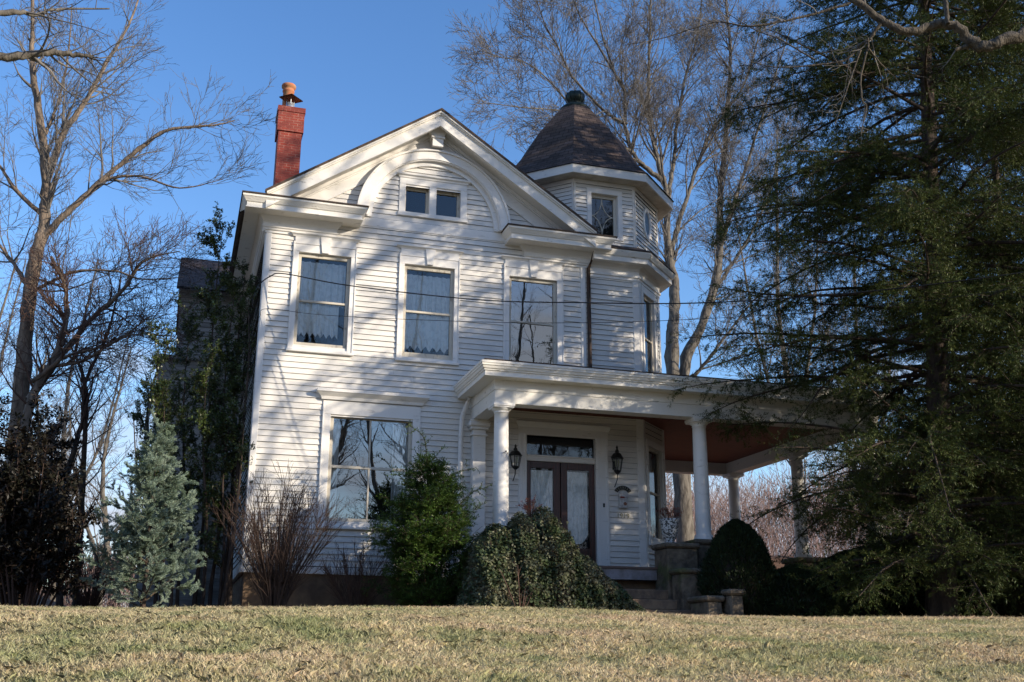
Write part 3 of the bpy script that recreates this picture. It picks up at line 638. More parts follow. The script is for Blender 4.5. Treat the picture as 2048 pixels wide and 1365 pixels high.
# ---- left rear wing
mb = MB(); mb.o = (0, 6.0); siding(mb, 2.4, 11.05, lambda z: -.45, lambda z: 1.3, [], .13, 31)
WG = mb.build('rear_wing', [M['wing'], M['gap_shade']], HOUSE); WG['label'] = 'grey rear wing half hidden by evergreen shoots'
mb = MB(); mb.o = (0, 6.0); mb.box(-.48, 1.32, -4, -.006, 2.2, 11.05); mb.bbox(-.52, 1.3, -.01, .04, 10.85, 11.1); mb.build('wing_core', M['wing'], WG)
ub = UVB(); ub.plane([(-.60, 5.55, 11.02), (1.4, 5.55, 11.02), (1.4, 8.0, 12.72), (-.60, 8.0, 12.72)]); ub.plane([(-.60, 5.55, 10.94), (1.4, 5.55, 10.94), (1.4, 8.0, 12.64), (-.60, 8.0, 12.64)])
ub.plane([(-.60, 10.4, 11.02), (1.4, 10.4, 11.02), (1.4, 8.0, 12.72), (-.60, 8.0, 12.72)]); ub.build('wing_roof', M['roofsh'], WG)
mb = MB(); mb.o = (0, 5.6); mb.box(-.85, .6, -1.5, 0, 2.2, 9.0); mb.box(-.95, .7, -1.6, .12, 9.0, 9.1); mb.build('side_bay', M['wing'], WG)

# ---- porch
PR = None
pp = [(6.08, 0), (6.08, 2.0), (15.4, 2.0), (15.4, -5.0)]
mb = MB(); mb.sweep([(0, 6.66), (0, 6.92), (-.006, 6.925), (-.006, 6.935), (.012, 6.94), (.012, 7.18), (-.34, 7.18), (-.34, 6.66)], pp)
mb.sweep([(0, 6.66), (0, 7.0), (-.3, 7.0), (-.3, 6.66)], [(15.06, -4.8), (11.3, -4.8)][::-1])
PR = mb.build('porch', M['oldtrim'], HOUSE); PR['label'] = 'flat-roofed porch on round white columns'
mb = MB(); mb.sweep([(.012, 7.15), (.31, 7.15), (.31, 7.17), (.30, 7.175), (.30, 7.25), (.325, 7.262), (.325, 7.285), (.35, 7.30), (.365, 7.345), (.385, 7.36), (.385, 7.40), (.40, 7.405), (.40, 7.455), (.012, 7.47)], pp)
mb.build('porch_cornice', M['oldtrim'], PR)
def regions(z): return [[(6.1, 1.98), (15.38, 1.98), (15.38, -5), (11.32, -5), (11.32, -1.02), (10.3, .02), (6.1, .02)]]
mb = MB(); mb.prismh([(5.75, 2.35), (15.75, 2.35), (15.75, -5.3), (11.32, -5.3), (11.32, -1.0), (10.3, .02), (5.75, .02)], 7.462, 7.50); mb.build('porch_roof', M['shingle_edge'], PR)
mb = MB(); mb.prismh([(6.35, 1.68), (15.08, 1.68), (15.08, -4.9), (11.32, -4.9), (11.32, -1.02), (10.3, .02), (6.35, .02)], 6.98, 7.02)
for i in range(38): mb.box(6.35+.23*i, 6.362+.23*i, .03, 1.67, 6.974, 6.98)
mb.build('porch_ceiling', M['ceil'], PR)
mb = MB(); mb.prismh([(6.05, 1.90), (15.4, 1.90), (15.4, -5), (11.32, -5), (11.32, -1.02), (10.3, .02), (6.05, .02)], 3.345, 3.39); mb.build('porch_floor', M['floorb'], PR)
mb = MB(); mb.bbox(6.1, 15.35, 1.82, 1.865, 3.12, 3.343, .005); mb.bbox(15.3, 15.345, -5, 1.81, 3.12, 3.343, .005); mb.build('porch_skirt', M['fascia'], PR)
mb = MB(); mb.box(6.3, 15.2, 1.5, 1.6, 2.1, 3.12); mb.box(15.1, 15.2, -5, 1.5, 2.1, 3.12); mb.build('porch_base', M['found'], PR)
def column(x, y, z0, z1=6.66):
    mb = MB(); n = -y; h = z1-z0
    mb.bbox(x-.235, x+.235, n-.235, n+.235, z1-.065, z1, .008); mb.bbox(x-.22, x+.22, n-.22, n+.22, z1-.095, z1-.065, .006)
    pr_ = [(.215, z0), (.215, z0+.05), (.20, z0+.06), (.205, z0+.10), (.17, z0+.125)]
    for i in range(13):
        t = i/12; pr_.append((.167-.020*t**1.7, z0+.13+(h-.32)*t))
    pr_ += [(.16, z1-.185), (.162, z1-.175), (.150, z1-.165), (.150, z1-.15), (.185, z1-.13), (.205, z1-.11), (.207, z1-.096)]
    mb.lathe(x, n, pr_, 28); return mb.build('column', M['trim'], PR)
for x, y, z0 in ((6.28, -1.81, 3.60), (10.86, -1.81, 3.99), (15.20, -1.81, 3.99), (15.20, 1.28, 3.99), (15.20, 4.66, 3.99)): column(x, y, z0)
mb = MB(); mb.bbox(6.10, 6.40, -.02, .20, 3.39, 6.44, .008); mb.bbox(6.06, 6.44, -.02, .235, 6.30, 6.34, .008)
mb.bbox(6.04, 6.46, -.02, .25, 6.44, 6.50, .015); mb.bbox(6.0, 6.50, -.02, .28, 6.50, 6.62, .03); mb.bbox(6.03, 6.48, -.02, .26, 6.62, 6.66, .01); mb.build('pilaster', M['trim'], PR)
# stone piers for the porch
for x, y, label in ((15.20, -1.81, 0), (15.20, 1.28, 0), (15.20, 4.66, 0)):
    mb = MB(); mb.bbox(x-.36, x+.36, -y-.36, -y+.36, 2.1, 3.86, .03); mb.bbox(x-.41, x+.41, -y-.41, -y+.41, 3.86, 3.985, .03); mb.build('column_pier', M['stone'], PR)

# downspouts
mb = MB(); mb.tube([(5.98, .30, 7.15), (5.97, .22, 7.05), (5.86, .13, 6.72), (5.84, .12, 6.3), (5.83, .12, 2.4)], .052, 10); mb.tube([(5.84, .12, 6.32), (5.84, .12, 6.27)], .06, 10); mb.build('downspout', M['trim'], HOUSE)
mb = MB(); mb.tube([(9.06, .30, 11.0), (9.05, .22, 10.9), (8.965, .09, 10.62), (8.965, .09, 9.6), (8.965, .09, 7.48)], .047, 9); d = mb.build('downspout', M['dspout'], HOUSE); d['label'] = 'rusty dark downspout beside the turret'

# ---- front door
mb = MB()
for (a, b) in ((7.22, 7.42), (9.09, 9.41)): 
    mb.bbox(a, b, -.12, .03, 3.39, 6.45, .006); mb.bbox(a+.02, a+.07, .03, .045, 3.39, 6.45, .004); mb.bbox(b-.07, b-.02, .03, .045, 3.39, 6.45, .004)
mb.bbox(7.22, 9.41, -.12, .03, 6.45, 6.66, .006); mb.sweep([(0, 6.62), (.02, 6.62), (.05, 6.70), (.06, 6.74), (0, 6.75)], [(7.22, -.02), (7.22, .03), (9.41, .03), (9.41, -.02)])
mb.bbox(7.42, 9.09, -.12, .0, 5.85, 5.99, .008); mb.bbox(7.42, 9.09, -.05, .02, 5.95, 5.985, .006)
DR = mb.build('door', M['trim'], HOUSE); DR['label'] = 'dark double door with lace panels and a transom above'
gl = MB(); 
for a, b, g0, g1 in ((7.42, 8.245, 7.54, 8.09), (8.265, 9.09, 8.42, 8.96)):
    mb = MB(); mb.bbox(a, g0, -.11, -.055, 3.40, 5.85, .006); mb.bbox(g1, b, -.11, -.055, 3.40, 5.85, .006); mb.bbox(g0, g1, -.11, -.055, 5.70, 5.85, .006); mb.bbox(g0, g1, -.11, -.055, 3.40, 3.92, .006)
    mb.bbox(g0+.06, g1-.06, -.06, -.045, 3.5, 3.84, .01); mb.build('door_leaf', M['door'], DR)
    gl.add([(g0, -.085, 3.92), (g1, -.085, 3.92), (g1, -.085, 5.70), (g0, -.085, 5.70)], [(0, 1, 2, 3)])
gl.add([(7.42, -.08, 5.99), (9.09, -.08, 5.99), (9.09, -.08, 6.45), (7.42, -.08, 6.45)], [(0, 1, 2, 3)]); gl.build('glass', M['glassdark'], DR)
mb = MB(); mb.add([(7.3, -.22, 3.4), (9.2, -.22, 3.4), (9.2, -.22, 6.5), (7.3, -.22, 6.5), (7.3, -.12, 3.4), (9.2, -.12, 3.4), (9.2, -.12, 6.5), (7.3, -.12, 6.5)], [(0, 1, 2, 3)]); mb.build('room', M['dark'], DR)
for g0, g1, b in ((7.55, 8.08, 4.2), (8.43, 8.93, 4.2)):
    mb = MB(); pts = []; fs = []; k = 40
    for j in range(13):
        for i in range(k+1):
            t = i/k; bot = 4.02+.22*abs(2*t-1)**2.4; z = bot+(5.66-bot)*j/12; pts.append((g0+(g1-g0)*t, -.125+.008*math.sin(t*40), z))
    for j in range(12):
        for i in range(k): fs.append((j*(k+1)+i, j*(k+1)+i+1, (j+1)*(k+1)+i+1, (j+1)*(k+1)+i))
    mb.add(pts, fs, True); mb.build('curtain', M['lace'], DR)
mb = MB(); mb.bbox(9.25, 9.295, .028, .05, 4.86, 4.95, .004); mb.build('doorbell', M['iron'], HOUSE)

# ------------------------------------------------------------------ things fixed by the door
def lantern(x, z, s, label):
    r_ = root('wall_lantern', (x, -.2, z), label, 'lantern', 'wall lanterns beside the door'); n = .22
    mb = MB(); mb.tube([(x, .0, z-.05*s), (x, .10, z-.20*s), (x, n, z-.28*s), (x, n, z-.22*s)], .012, 6); mb.bbox(x-.045, x+.045, 0.02, .035, z-.12, z+.08, .006)
    mb.tube([(x, n, z-.25*s), (x, n-.03, z-.45*s), (x, .03, z-.62*s)], .011, 6); mb.lathe(x, n, [(.03, z-.30*s), (.055, z-.27*s), (.09, z-.22*s), (.085, z-.2*s), (.02, z-.2*s)], 6, False)
    mb.build('bracket', M['iron'], r_)
    mb = MB()
    for i in range(6):
        a = 2*math.pi*i/6; mb.tube([(x+.085*math.cos(a), n+.085*math.sin(a), z-.2*s), (x+.135*math.cos(a), n+.135*math.sin(a), z+.14*s)], .008, 4)
    mb.lathe(x, n, [(.15, z+.13*s), (.16, z+.15*s), (.10, z+.26*s), (.045, z+.30*s), (.05, z+.34*s), (.02, z+.40*s), (.03, z+.44*s), (.005, z+.50*s)], 6, False)
    mb.build('cage', M['iron'], r_)
    mb = MB(); mb.lathe(x, n, [(.075, z-.18*s), (.12, z+.12*s)], 6, False); mb.build('lamp_glass', M['glassdark'], r_)
    mb = MB()
    for dx in (-.035, .035): mb.lathe(x+dx, n+.0, [(.012, z-.1*s), (.014, z), (.02, z+.03), (.005, z+.08)], 8)
    mb.build('candle_bulb', M['bulb'], r_)
lantern(7.09, 5.80, .72, 'black iron wall lantern partly behind the left porch column, left of the door')
lantern(9.55, 5.86, .84, 'black iron wall lantern with long tail above the mailbox, right of the door')
mbx = root('mailbox', (9.73, -.06, 5.0), 'white wall mailbox with a round emblem hung beside the front door', 'mailbox')
mb = MB(); mb.bbox(9.63, 9.83, .03, .13, 4.85, 5.10, .015); mb.prism([(9.63, 5.10), (9.83, 5.10), (9.83, 5.17), (9.63, 5.17)], .03, .11); mb.build('box_body', M['whitebox'], mbx)
mb = MB(); mb.prism([(9.62, 5.10), (9.84, 5.10), (9.84, 5.21), (9.62, 5.21)], .11, .14); mb.build('lid', M['whitebox'], mbx)
mb = MB(); mb.bbox(9.64, 9.74, .141, .15, 5.08, 5.11, .003); mb.build('red_stripe', M['redpaint'], mbx)
mb = MB(); mb.prism([(9.76+.04*math.cos(a*.524), 4.95+.04*math.sin(a*.524)) for a in range(12)], .13, .138); mb.build('emblem', M['rust'], mbx)
sg = root('door_sign', (9.75, -.03, 5.3), 'small dark arched plaque with raised letters above the white mailbox', 'plaque')
mb = MB(); pts = []
for i in range(13):
    a = rad(150-120*i/12); pts.append((9.75+.24*math.cos(a), 5.14+.24*math.sin(a)))
for i in range(13):
    a = rad(30+120*i/12); pts.append((9.75+.15*math.cos(a), 5.14+.15*math.sin(a)))
mb.prism(pts, .025, .045); mb.build('plate', M['iron'], sg)
mb = MB()
for i in range(7):
    a = rad(140-100*i/6); c, s_ = math.cos(a), math.sin(a); mb.tube([(9.75+.17*c, .05, 5.14+.17*s_), (9.75+.22*c, .05, 5.14+.22*s_)], .006, 4)
mb.build('raised_lettering', M['brass'], sg)
def digits(text, x, z, h, n, parent, name, m):
    cu = bpy.data.curves.new(name, 'FONT'); cu.body = text; cu.size = h*1.4; cu.extrude = .006; cu.align_x = 'CENTER'
    o = bpy.data.objects.new(name, cu); COL.objects.link(o); 
    dg = bpy.context.evaluated_depsgraph_get(); me = bpy.data.meshes.new_from_object(o.evaluated_get(dg)); bpy.data.objects.remove(o)
    v = np.array([(q.co.x+x, -n-q.co.z, q.co.y+z) for q in me.vertices]); f = [tuple(p.vertices) for p in me.polygons]
    return mesh_obj(name, v, f, [m], parent, loc=None if parent else (x, -n, z))
o = digits('1919', 9.74, 4.63, .115, .035, None, 'house_number', M['brass']); tag(o, 'metal house number 1919 on the clapboards below the mailbox', 'house number')
# iron hook on the column
mb = MB(); mb.tube([(6.31, 1.985, 5.62), (6.33, 2.03, 5.64), (6.35, 2.05, 5.60), (6.33, 2.04, 5.56)], .007, 5); mb.tube([(6.26, 1.99, 5.60), (6.29, 2.04, 5.61), (6.33, 2.02, 5.66)], .007, 5); mb.build('column_hook', M['iron'], PR)
mb = MB(); mb.tube([(11.9, -.6, 6.98), (11.9, -.6, 5.95)], .006, 4); mb.build('hanging_rod', M['iron'], PR)

# ------------------------------------------------------------------ stone steps and piers
def stepz(i): return 2.90-.215*i
st = root('stone_steps', (9.2, -2.9, 2.2), 'worn brown stone steps climbing to the porch beside the ivy', 'steps')
for i, (a, b) in enumerate(((7.6, 10.0), (7.5, 10.05), (7.4, 10.05), (7.3, 10.05))):
    mb = MB(); z = stepz(i); n0 = 1.88+.36*i+.18; mb.bbox(a, b, n0-.3, n0+.32, z-.20, z, .015); mb.build('step', M['conc'], st)
def pier(label, x0, x1, y0, y1, z1, ch=.11, z0=2.0, m='stone', ov=.05):
    r_ = root('stone_pier', ((x0+x1)/2, (y0+y1)/2, z0), label, 'stone pier', 'stone piers flanking the steps')
    mb = MB(); mb.bbox(x0, x1, -y1, -y0, z0, z1-ch, .03); mb.build('block', M[m], r_)
    mb = MB(); mb.bbox(x0-ov, x1+ov, -y1-ov, -y0+ov, z1-ch, z1, .035); mb.build('cap', M[m], r_)
pier('tall stone pier under the second porch column from the ivy', 10.50, 11.22, -2.18, -1.46, 3.98)
pier('mossy stone pier carrying the white urn beside the steps', 9.70, 10.40, -2.42, -1.75, 3.86)
pier('mid-height stone pier stepping down in front of the urn', 9.72, 10.32, -3.0, -2.52, 3.30)
pier('small stone block between the steps and the rounded evergreen', 10.42, 10.78, -2.85, -2.35, 3.22)
pier('low stone end block with a sunlit face at the foot of the steps', 10.22, 10.50, -4.05, -3.45, 2.84)
pier('long low stone wall linking the foot of the steps to the taller pier', 9.82, 10.15, -3.85, -3.10, 2.72)
pier('ivy-buried stone pier beneath the left porch column', 5.9, 6.66, -2.2, -1.45, 3.60)
ur = root('flower_urn', (9.92, -2.1, 3.86), 'white openwork urn holding red sprigs on the mossy pier', 'urn')
mb = MB(); mb.lathe(9.92, 2.1, [(.12, 3.865), (.13, 3.89), (.09, 3.92), (.13, 3.98), (.165, 4.08), (.185, 4.2), (.19, 4.3), (.215, 4.36), (.21, 4.38), (.18, 4.38), (.17, 4.3)], 22)
ub_ = mb.build('urn_body', mat('urn_relief', (.62, .63, .62), (.06, .06, .06), 26, rough=.6, lo=.47, hi=.53, bump=.6), ur)

# ------------------------------------------------------------------ vegetation tools
def unit(a): return a/np.maximum(1e-9, np.linalg.norm(a, axis=1, keepdims=True))
def perp(d, rng):
    r = rng.normal(size=d.shape); r -= (r*d).sum(1, keepdims=True)*d; return unit(r)
class Segs:
    def __init__(s): s.a = []; s.b = []; s.ra = []; s.rb = []; s.lv = []; s.paths = []
    def add(s, a, b, ra, rb, lv): s.a.append(a); s.b.append(b); s.ra.append(ra); s.rb.append(rb); s.lv.append(np.full(len(a), lv))
    def arr(s): return np.concatenate(s.a), np.concatenate(s.b), np.concatenate(s.ra), np.concatenate(s.rb), np.concatenate(s.lv)
def catmull(pts, n):
    P = np.array(pts, float); out = []
    Q = np.vstack([2*P[0]-P[1], P, 2*P[-1]-P[-2]])
    for i in range(len(P)-1):
        p0, p1, p2, p3 = Q[i:i+4]
        for t in np.linspace(0, 1, n, endpoint=False): out.append(.5*((2*p1)+(-p0+p2)*t+(2*p0-5*p1+4*p2-p3)*t*t+(-p0+3*p1-3*p2+p3)*t**3))
    out.append(P[-1]); return np.array(out)
def tree(limbs, levels, seed, wob=.10, n_sub=6, zmin=None):
    """limbs: [(points, r0, r1, tmin)] guided main limbs. levels: dicts n, ang, ratio|len, rr, steps, wob, up, tmin, env
    returns Segs"""
    rng = np.random.default_rng(seed); S = Segs(); paths = []
    for pts, r0, r1, tmin in limbs:
        P = catmull(pts, n_sub); k = len(P); t = np.linspace(0, 1, k); r = r0+(r1-r0)*t
        P[1:-1] += rng.normal(size=(k-2, 3))*np.minimum(.014, r[1:-1, None]*.2)
        S.add(P[:-1], P[1:], r[:-1], r[1:], 0); S.paths.append((P.copy(), r.copy()))
        L = np.linalg.norm(P[1:]-P[:-1], axis=1).sum(); paths.append((P[None], r[None], np.array([L]), tmin))
    cur = paths
    for li, lv in enumerate(levels, 1):
        A = []; D = []; R_ = []; LL = []
        for P, r, L, tmin in cur:
            m, k, _ = P.shape
            if 'per_m' in lv: cnt = np.maximum(1, (L*(1-tmin)*lv['per_m']+rng.random(m)).astype(int))
            else: cnt = np.full(m, lv['n'])
            idx = np.repeat(np.arange(m), cnt); tt = tmin+(1-tmin)*rng.random(len(idx))**lv.get('tp', .9)
            tt = np.minimum(tt, .995)
            f = tt*(k-1); i0 = f.astype(int); fr = (f-i0)[:, None]
            p = P[idx, i0]*(1-fr)+P[idx, i0+1]*fr; d = unit(P[idx, i0+1]-P[idx, i0]); rr = r[idx, i0]*(1-fr[:, 0])+r[idx, i0+1]*fr[:, 0]
            q = perp(d, rng)
            if lv.get('flat'): q[:, 2] *= (1-lv['flat']); q = unit(q)
            an = np.radians(lv['ang']+rng.normal(size=len(idx))*lv.get('angv', 10))[:, None]
            dd = unit(d*np.cos(an)+q*np.sin(an))
            if 'len' in lv:
                env = lv.get('env'); ln = lv['len']*(env(tt, p) if env else (1-.45*tt))
            else: ln = L[idx]*lv['ratio']*(1-.5*tt)
            ln = ln*(lv.get('r0', .6)+lv.get('r1', .7)*rng.random(len(idx)))
            A.append(p); D.append(dd); R_.append(np.minimum(rr*lv.get('rr', .6), lv.get('rmax', 9))*(.75+.4*rng.random(len(idx)))); LL.append(ln)
        p = np.concatenate(A); d = np.concatenate(D); r0 = np.concatenate(R_); ln = np.concatenate(LL)
        keep = ln > .06; p, d, r0, ln = p[keep], d[keep], r0[keep], ln[keep]
        st = lv.get('steps', 5); PP = [p]; rmin = lv.get('rmin', .004); upv = lv.get('up', 0)
        for k in range(st):
            d = unit(d+rng.normal(size=d.shape)*lv.get('wob', wob)+np.array([0, 0, 1.])*upv+ (np.array([0, 0, 1.])*lv.get('tipup', 0)*(k/st)))
            n_ = PP[-1]+d*(ln/st)[:, None]; f0, f1 = k/st, (k+1)/st
            ra = np.maximum(rmin, r0*(1-f0*.85)); rb = np.maximum(rmin, r0*(1-f1*.85)); S.add(PP[-1], n_, ra, rb, li); PP.append(n_)
        P = np.stack(PP, 1); r = np.maximum(rmin, r0[:, None]*(1-np.linspace(0, 1, st+1)[None]*.85))
        cur = [(P, r, ln, lv.get('ctmin', .15))]
    return S
def tubes(A, B, ra, rb, k):
    """prisms for segments: returns verts, quad faces"""
    n = len(A); d = unit(B-A); ref = np.where(np.abs(d[:, 2:3]) < .9, np.array([[0, 0, 1.]]), np.array([[1., 0, 0]])); x = unit(np.cross(d, ref)); y = np.cross(d, x)
    t = np.arange(k)*2*np.pi/k; c = np.cos(t)[None, :, None]; s = np.sin(t)[None, :, None]; ring = x[:, None]*c+y[:, None]*s
    ext = d[:, None]*(np.minimum(rb, ra)*.25)[:, None, None]
    V = np.concatenate([A[:, None]+ring*ra[:, None, None]-ext, B[:, None]+ring*rb[:, None, None]+ext], 1).reshape(-1, 3)
    b = (np.arange(n)*2*k)[:, None, None]; i = np.arange(k); j = (i+1) % k
    q = np.stack([i, j, j+k, i+k], 1)[None]; return V, (b+q).reshape(-1, 4)
def limbmesh(paths, rng):
    VV = []; FF = []; b = 0
    for P, r in paths:
        n = len(P); T = unit(np.gradient(P, axis=0)); k = 12 if r.max() > .09 else (8 if r.max() > .03 else 5)
        x = np.cross(T[0], [0, .3, 1.]); x /= np.linalg.norm(x); t = np.arange(k)*2*np.pi/k
        for i in range(n):
            x = x-T[i]*(x@T[i]); x /= np.linalg.norm(x); y = np.cross(T[i], x)
            rr = r[i]*(1+.10*rng.normal(size=k)*(r[i] > .02)+.025*rng.normal()); VV.append(P[i]+x*(np.cos(t)*rr)[:, None]+y*(np.sin(t)*rr)[:, None])
        i = np.arange(n-1)[:, None]*k; j = np.arange(k)[None]; j2 = (j+1) % k
        FF.append(b+np.stack([i+j, i+j2, i+k+j2, i+k+j], 2).reshape(-1, 4)); b += n*k
    return np.concatenate(VV), np.concatenate(FF)
def wood(name, S, mats, parent, sel=None, thick=.035, paths=None):
    A, B, ra, rb, lv = S
    if paths is not None:
        sel = (np.ones(len(A), bool) if sel is None else sel) & (lv > 0)
        v0, f0 = limbmesh(paths, np.random.default_rng(3))
        if not sel.any(): return mesh_obj(name, v0, f0, mats, parent, smooth=True)
    if sel is not None: A, B, ra, rb = A[sel], B[sel], ra[sel], rb[sel]
    VV = []; FF = []; b = 0
    if paths is not None: VV, FF, b = [v0], [f0], len(v0)
    for lo_, hi_, k in ((thick, 99, 9), (.012, thick, 5), (0, .012, 3)):
        m = (ra >= lo_) & (ra < hi_)
        if m.any():
            v, f = tubes(A[m], B[m], ra[m], rb[m], k); VV.append(v); FF.append(f+b); b += len(v)
    return mesh_obj(name, np.concatenate(VV), np.concatenate(FF), mats, parent, smooth=True)
def leaves(name, C, D, N, L, W, mats, parent, midx=None, quad=True):
    """diamond leaves: centre C, axis D, plane normal N"""
    D = unit(D); S_ = unit(np.cross(D, N)); L = np.broadcast_to(np.asarray(L, float).reshape(-1, 1), (len(C), 1)); W = np.broadcast_to(np.asarray(W, float).reshape(-1, 1), (len(C), 1))
    V = np.stack([C-D*L*.5, C+S_*W*.5, C+D*L*.5, C-S_*W*.5], 1).reshape(-1, 3)
    F = (np.arange(len(C))[:, None]*4+np.arange(4)[None]); return mesh_obj(name, V, F, mats, parent, midx)
def along(A, B, per_m, rng, cap=None):
    L = np.linalg.norm(B-A, axis=1); cnt = (L*per_m+rng.random(len(L))).astype(int); idx = np.repeat(np.arange(len(L)), cnt)
    t = rng.random(len(idx))[:, None]; return A[idx]*(1-t)+B[idx]*t, unit(B-A)[idx], idx
def make_tree(name, loc, label, cat, group, S, bark, twigm, thick=.06, parts=('trunk', 'branches')):
    r_ = root(name, loc, label, cat, group); a = S.arr(); m = (a[2] >= thick) | (a[4] == 0)
    wood(parts[0], a, [bark], r_, m, paths=S.paths)
    if (~m).any(): wood(parts[1], a, [twigm], r_, ~m)
    return r_, a
def gl_(x, y): return gz(x, y)-.08
BARE = [dict(per_m=1.5, ang=42, len=4.2, rr=.5, rmax=.10, steps=7, wob=.10, up=.06, tmin=.2, env=lambda t, p: (1.05-.75*t)),
        dict(per_m=2.6, ang=38, len=1.9, rr=.5, steps=6, wob=.12, up=.05, rmin=.006),
        dict(per_m=3.8, ang=36, len=.85, rr=.55, steps=4, wob=.13, up=.04, rmin=.0045),
        dict(per_m=4.6, ang=36, len=.38, rr=.6, steps=3, wob=.15, up=.02, rmin=.0035)]
def lv(base, **k):
    out = [dict(x) for x in base]
    for i, d in k.items(): out[int(i[1:])].update(d)
    return out

# ------------------------------------------------------------------ lawn grass
rng = np.random.default_rng(11)
N = 430000
s_ = 5.0+10.2*rng.random(N)**.85; half = .95*s_
x = s_*(-.20+1.22*rng.random(N)); y = s_-23
zz = np.array([gz(a, b)+gnoise(a, b) for a, b in zip(x, y)])
d1 = np.sin(x*1.9+.8*np.sin(y*2.3))+np.sin(y*2.9+x*.7)+.7*np.sin(x*5.1+y*3.7)
hgt = (.026+.027*rng.random(N)+.014*d1*.5)*(.8+.5*rng.random(N)); tall = rng.random(N) < .012; hgt = np.where(tall, hgt*1.5, hgt); hgt = np.maximum(.015, hgt)
az = rng.random(N)*6.283; lean = (.35+.9*rng.random(N))*np.where(rng.random(N) < .3, 1.7, 1); dx, dy = np.cos(az), np.sin(az); lean = np.where(hgt > .065, np.minimum(lean, .8), lean)
wd = .0016+.0020*rng.random(N); a2 = rng.random(N)*6.283; px_, py_ = np.cos(a2)*wd, np.sin(a2)*wd
b0 = np.stack([x, y, zz-.008], 1); pw = np.stack([px_, py_, np.zeros(N)], 1)
m_ = b0+np.stack([dx*hgt*lean*.35, dy*hgt*lean*.35, hgt*.62], 1); tp = b0+np.stack([dx*hgt*lean, dy*hgt*lean, hgt*1.0/(1+.3*lean)+.002], 1)
V = np.stack([b0-pw, b0+pw, m_+pw*.8, tp, m_-pw*.8], 1).reshape(-1, 3)
F = np.arange(N)[:, None]*5+np.arange(5)[None]
o = mesh_obj('grass', V, F, [M['grass']]); tag(o, 'dry straw-coloured lawn with greener tufts on the bank in front of the house', 'grass', kind='stuff')

# ------------------------------------------------------------------ bare trees
def chain(base, pts): return [base]+pts
# left tan-barked tree
LT = [([(-3.55, 6, 2.2), (-3.75, 6, 4.0), (-3.94, 6, 5.54), (-4.11, 6, 8.14), (-4.19, 6, 9.5), (-4.21, 6, 11.25), (-4.13, 6, 12.34), (-4.2, 6, 13.81), (-4.61, 6, 15.65), (-4.9, 6, 16.94), (-5.05, 6, 17.95), (-5.3, 6, 20.5)], .27, .035, .55),
      ([(-4.15, 6, 11.6), (-4.1, 6, 12.12), (-3.66, 5.7, 12.65), (-2.91, 5.4, 13.5), (-2.02, 5.1, 14.47), (-1.23, 4.8, 15.13), (-.05, 4.5, 15.32), (.5, 4.4, 15.5)], .115, .012, .25),
      ([(-4.15, 6, 12.9), (-4.19, 6, 13.66), (-3.93, 6.1, 15.27), (-3.52, 6.2, 16.33), (-3.02, 6.3, 17.93), (-2.65, 6.4, 19.06), (-2.37, 6.5, 20.56)], .11, .02, .2),
      ([(-3.5, 5.75, 12.85), (-3.33, 5.7, 13.06), (-2.67, 5.4, 13.72), (-1.77, 5.1, 13.83), (-.76, 4.8, 13.51), (.34, 4.5, 13.79)], .065, .01, .2),
      ([(-4.2, 6, 10.3), (-4.14, 6, 10.62), (-3.69, 5.6, 10.81), (-3.07, 5.2, 11.03), (-2.11, 4.8, 11.0), (-1.39, 4.4, 10.73), (-.4, 4, 10.77)], .06, .01, .2),
      ([(-4.15, 6, 14.2), (-4.45, 6, 14.83), (-4.31, 6.25, 15.67), (-4.18, 6.5, 16.94), (-4.19, 6.75, 18.31), (-4.3, 7, 19.79)], .06, .015, .2),
      ([(-4.2, 6, 12.8), (-4.92, 6, 13.41), (-5.37, 6, 14.02), (-5.94, 6, 14.61)], .07, .02, .2), ([(-4.2, 6, 10.6), (-4.7, 6.3, 11.38), (-5.2, 6.7, 12.02), (-6.0, 7, 13.1)], .07, .02, .2)]
S = tree(LT, lv(BARE, _0=dict(per_m=3.2, len=2.5, rmax=.045, ang=40, tmin=.1), _1=dict(per_m=4.0, len=1.3), _2=dict(per_m=4.8, len=.65), _3=dict(per_m=4.4, len=.32, rmin=.004)), 5)
make_tree('bare_tree', (-3.6, 6, 2.2), 'tall bare tan-barked tree rising beyond the left side of the house', 'tree', 'bare trees', S, M['bark_tan'], M['twig_grey'], .045)
# second leaning stem with low tangled limbs
LT2 = [([(-3.85, 5, 2.2), (-3.82, 5, 4.19), (-3.75, 5, 7.29), (-3.24, 5, 8.97), (-3.22, 5, 10.32), (-3.69, 5, 11.3)], .15, .03, .4),
       ([(-3.8, 5.2, 7.6), (-2.9, 5.3, 9.34), (-1.89, 5, 10.6), (-1.44, 4.5, 11.25), (-.58, 4, 11.44)], .085, .012, .15),
       ([(-3.75, 5, 8.0), (-3.0, 4.6, 8.6), (-2.0, 4.2, 8.9), (-1.1, 3.8, 9.6)], .06, .012, .15), ([(-3.5, 5, 8.4), (-2.6, 4.5, 8.5), (-1.6, 4, 9.1), (-.5, 3.7, 9.1)], .05, .012, .15)]
S = tree(LT2, lv(BARE, _0=dict(per_m=6.5, len=2.0, rmax=.035, ang=50, tmin=.1, wob=.17), _1=dict(per_m=7.5, len=1.0, wob=.17), _2=dict(per_m=5, len=.5), _3=dict(per_m=4.0, len=.26)), 6)
make_tree('bare_tree', (-3.85, 5, 2.2), 'short leaning bare tree with tangled low limbs before the tall left tree', 'tree', 'bare trees', S, M['bark_tan'], M['twig_red'], .04)
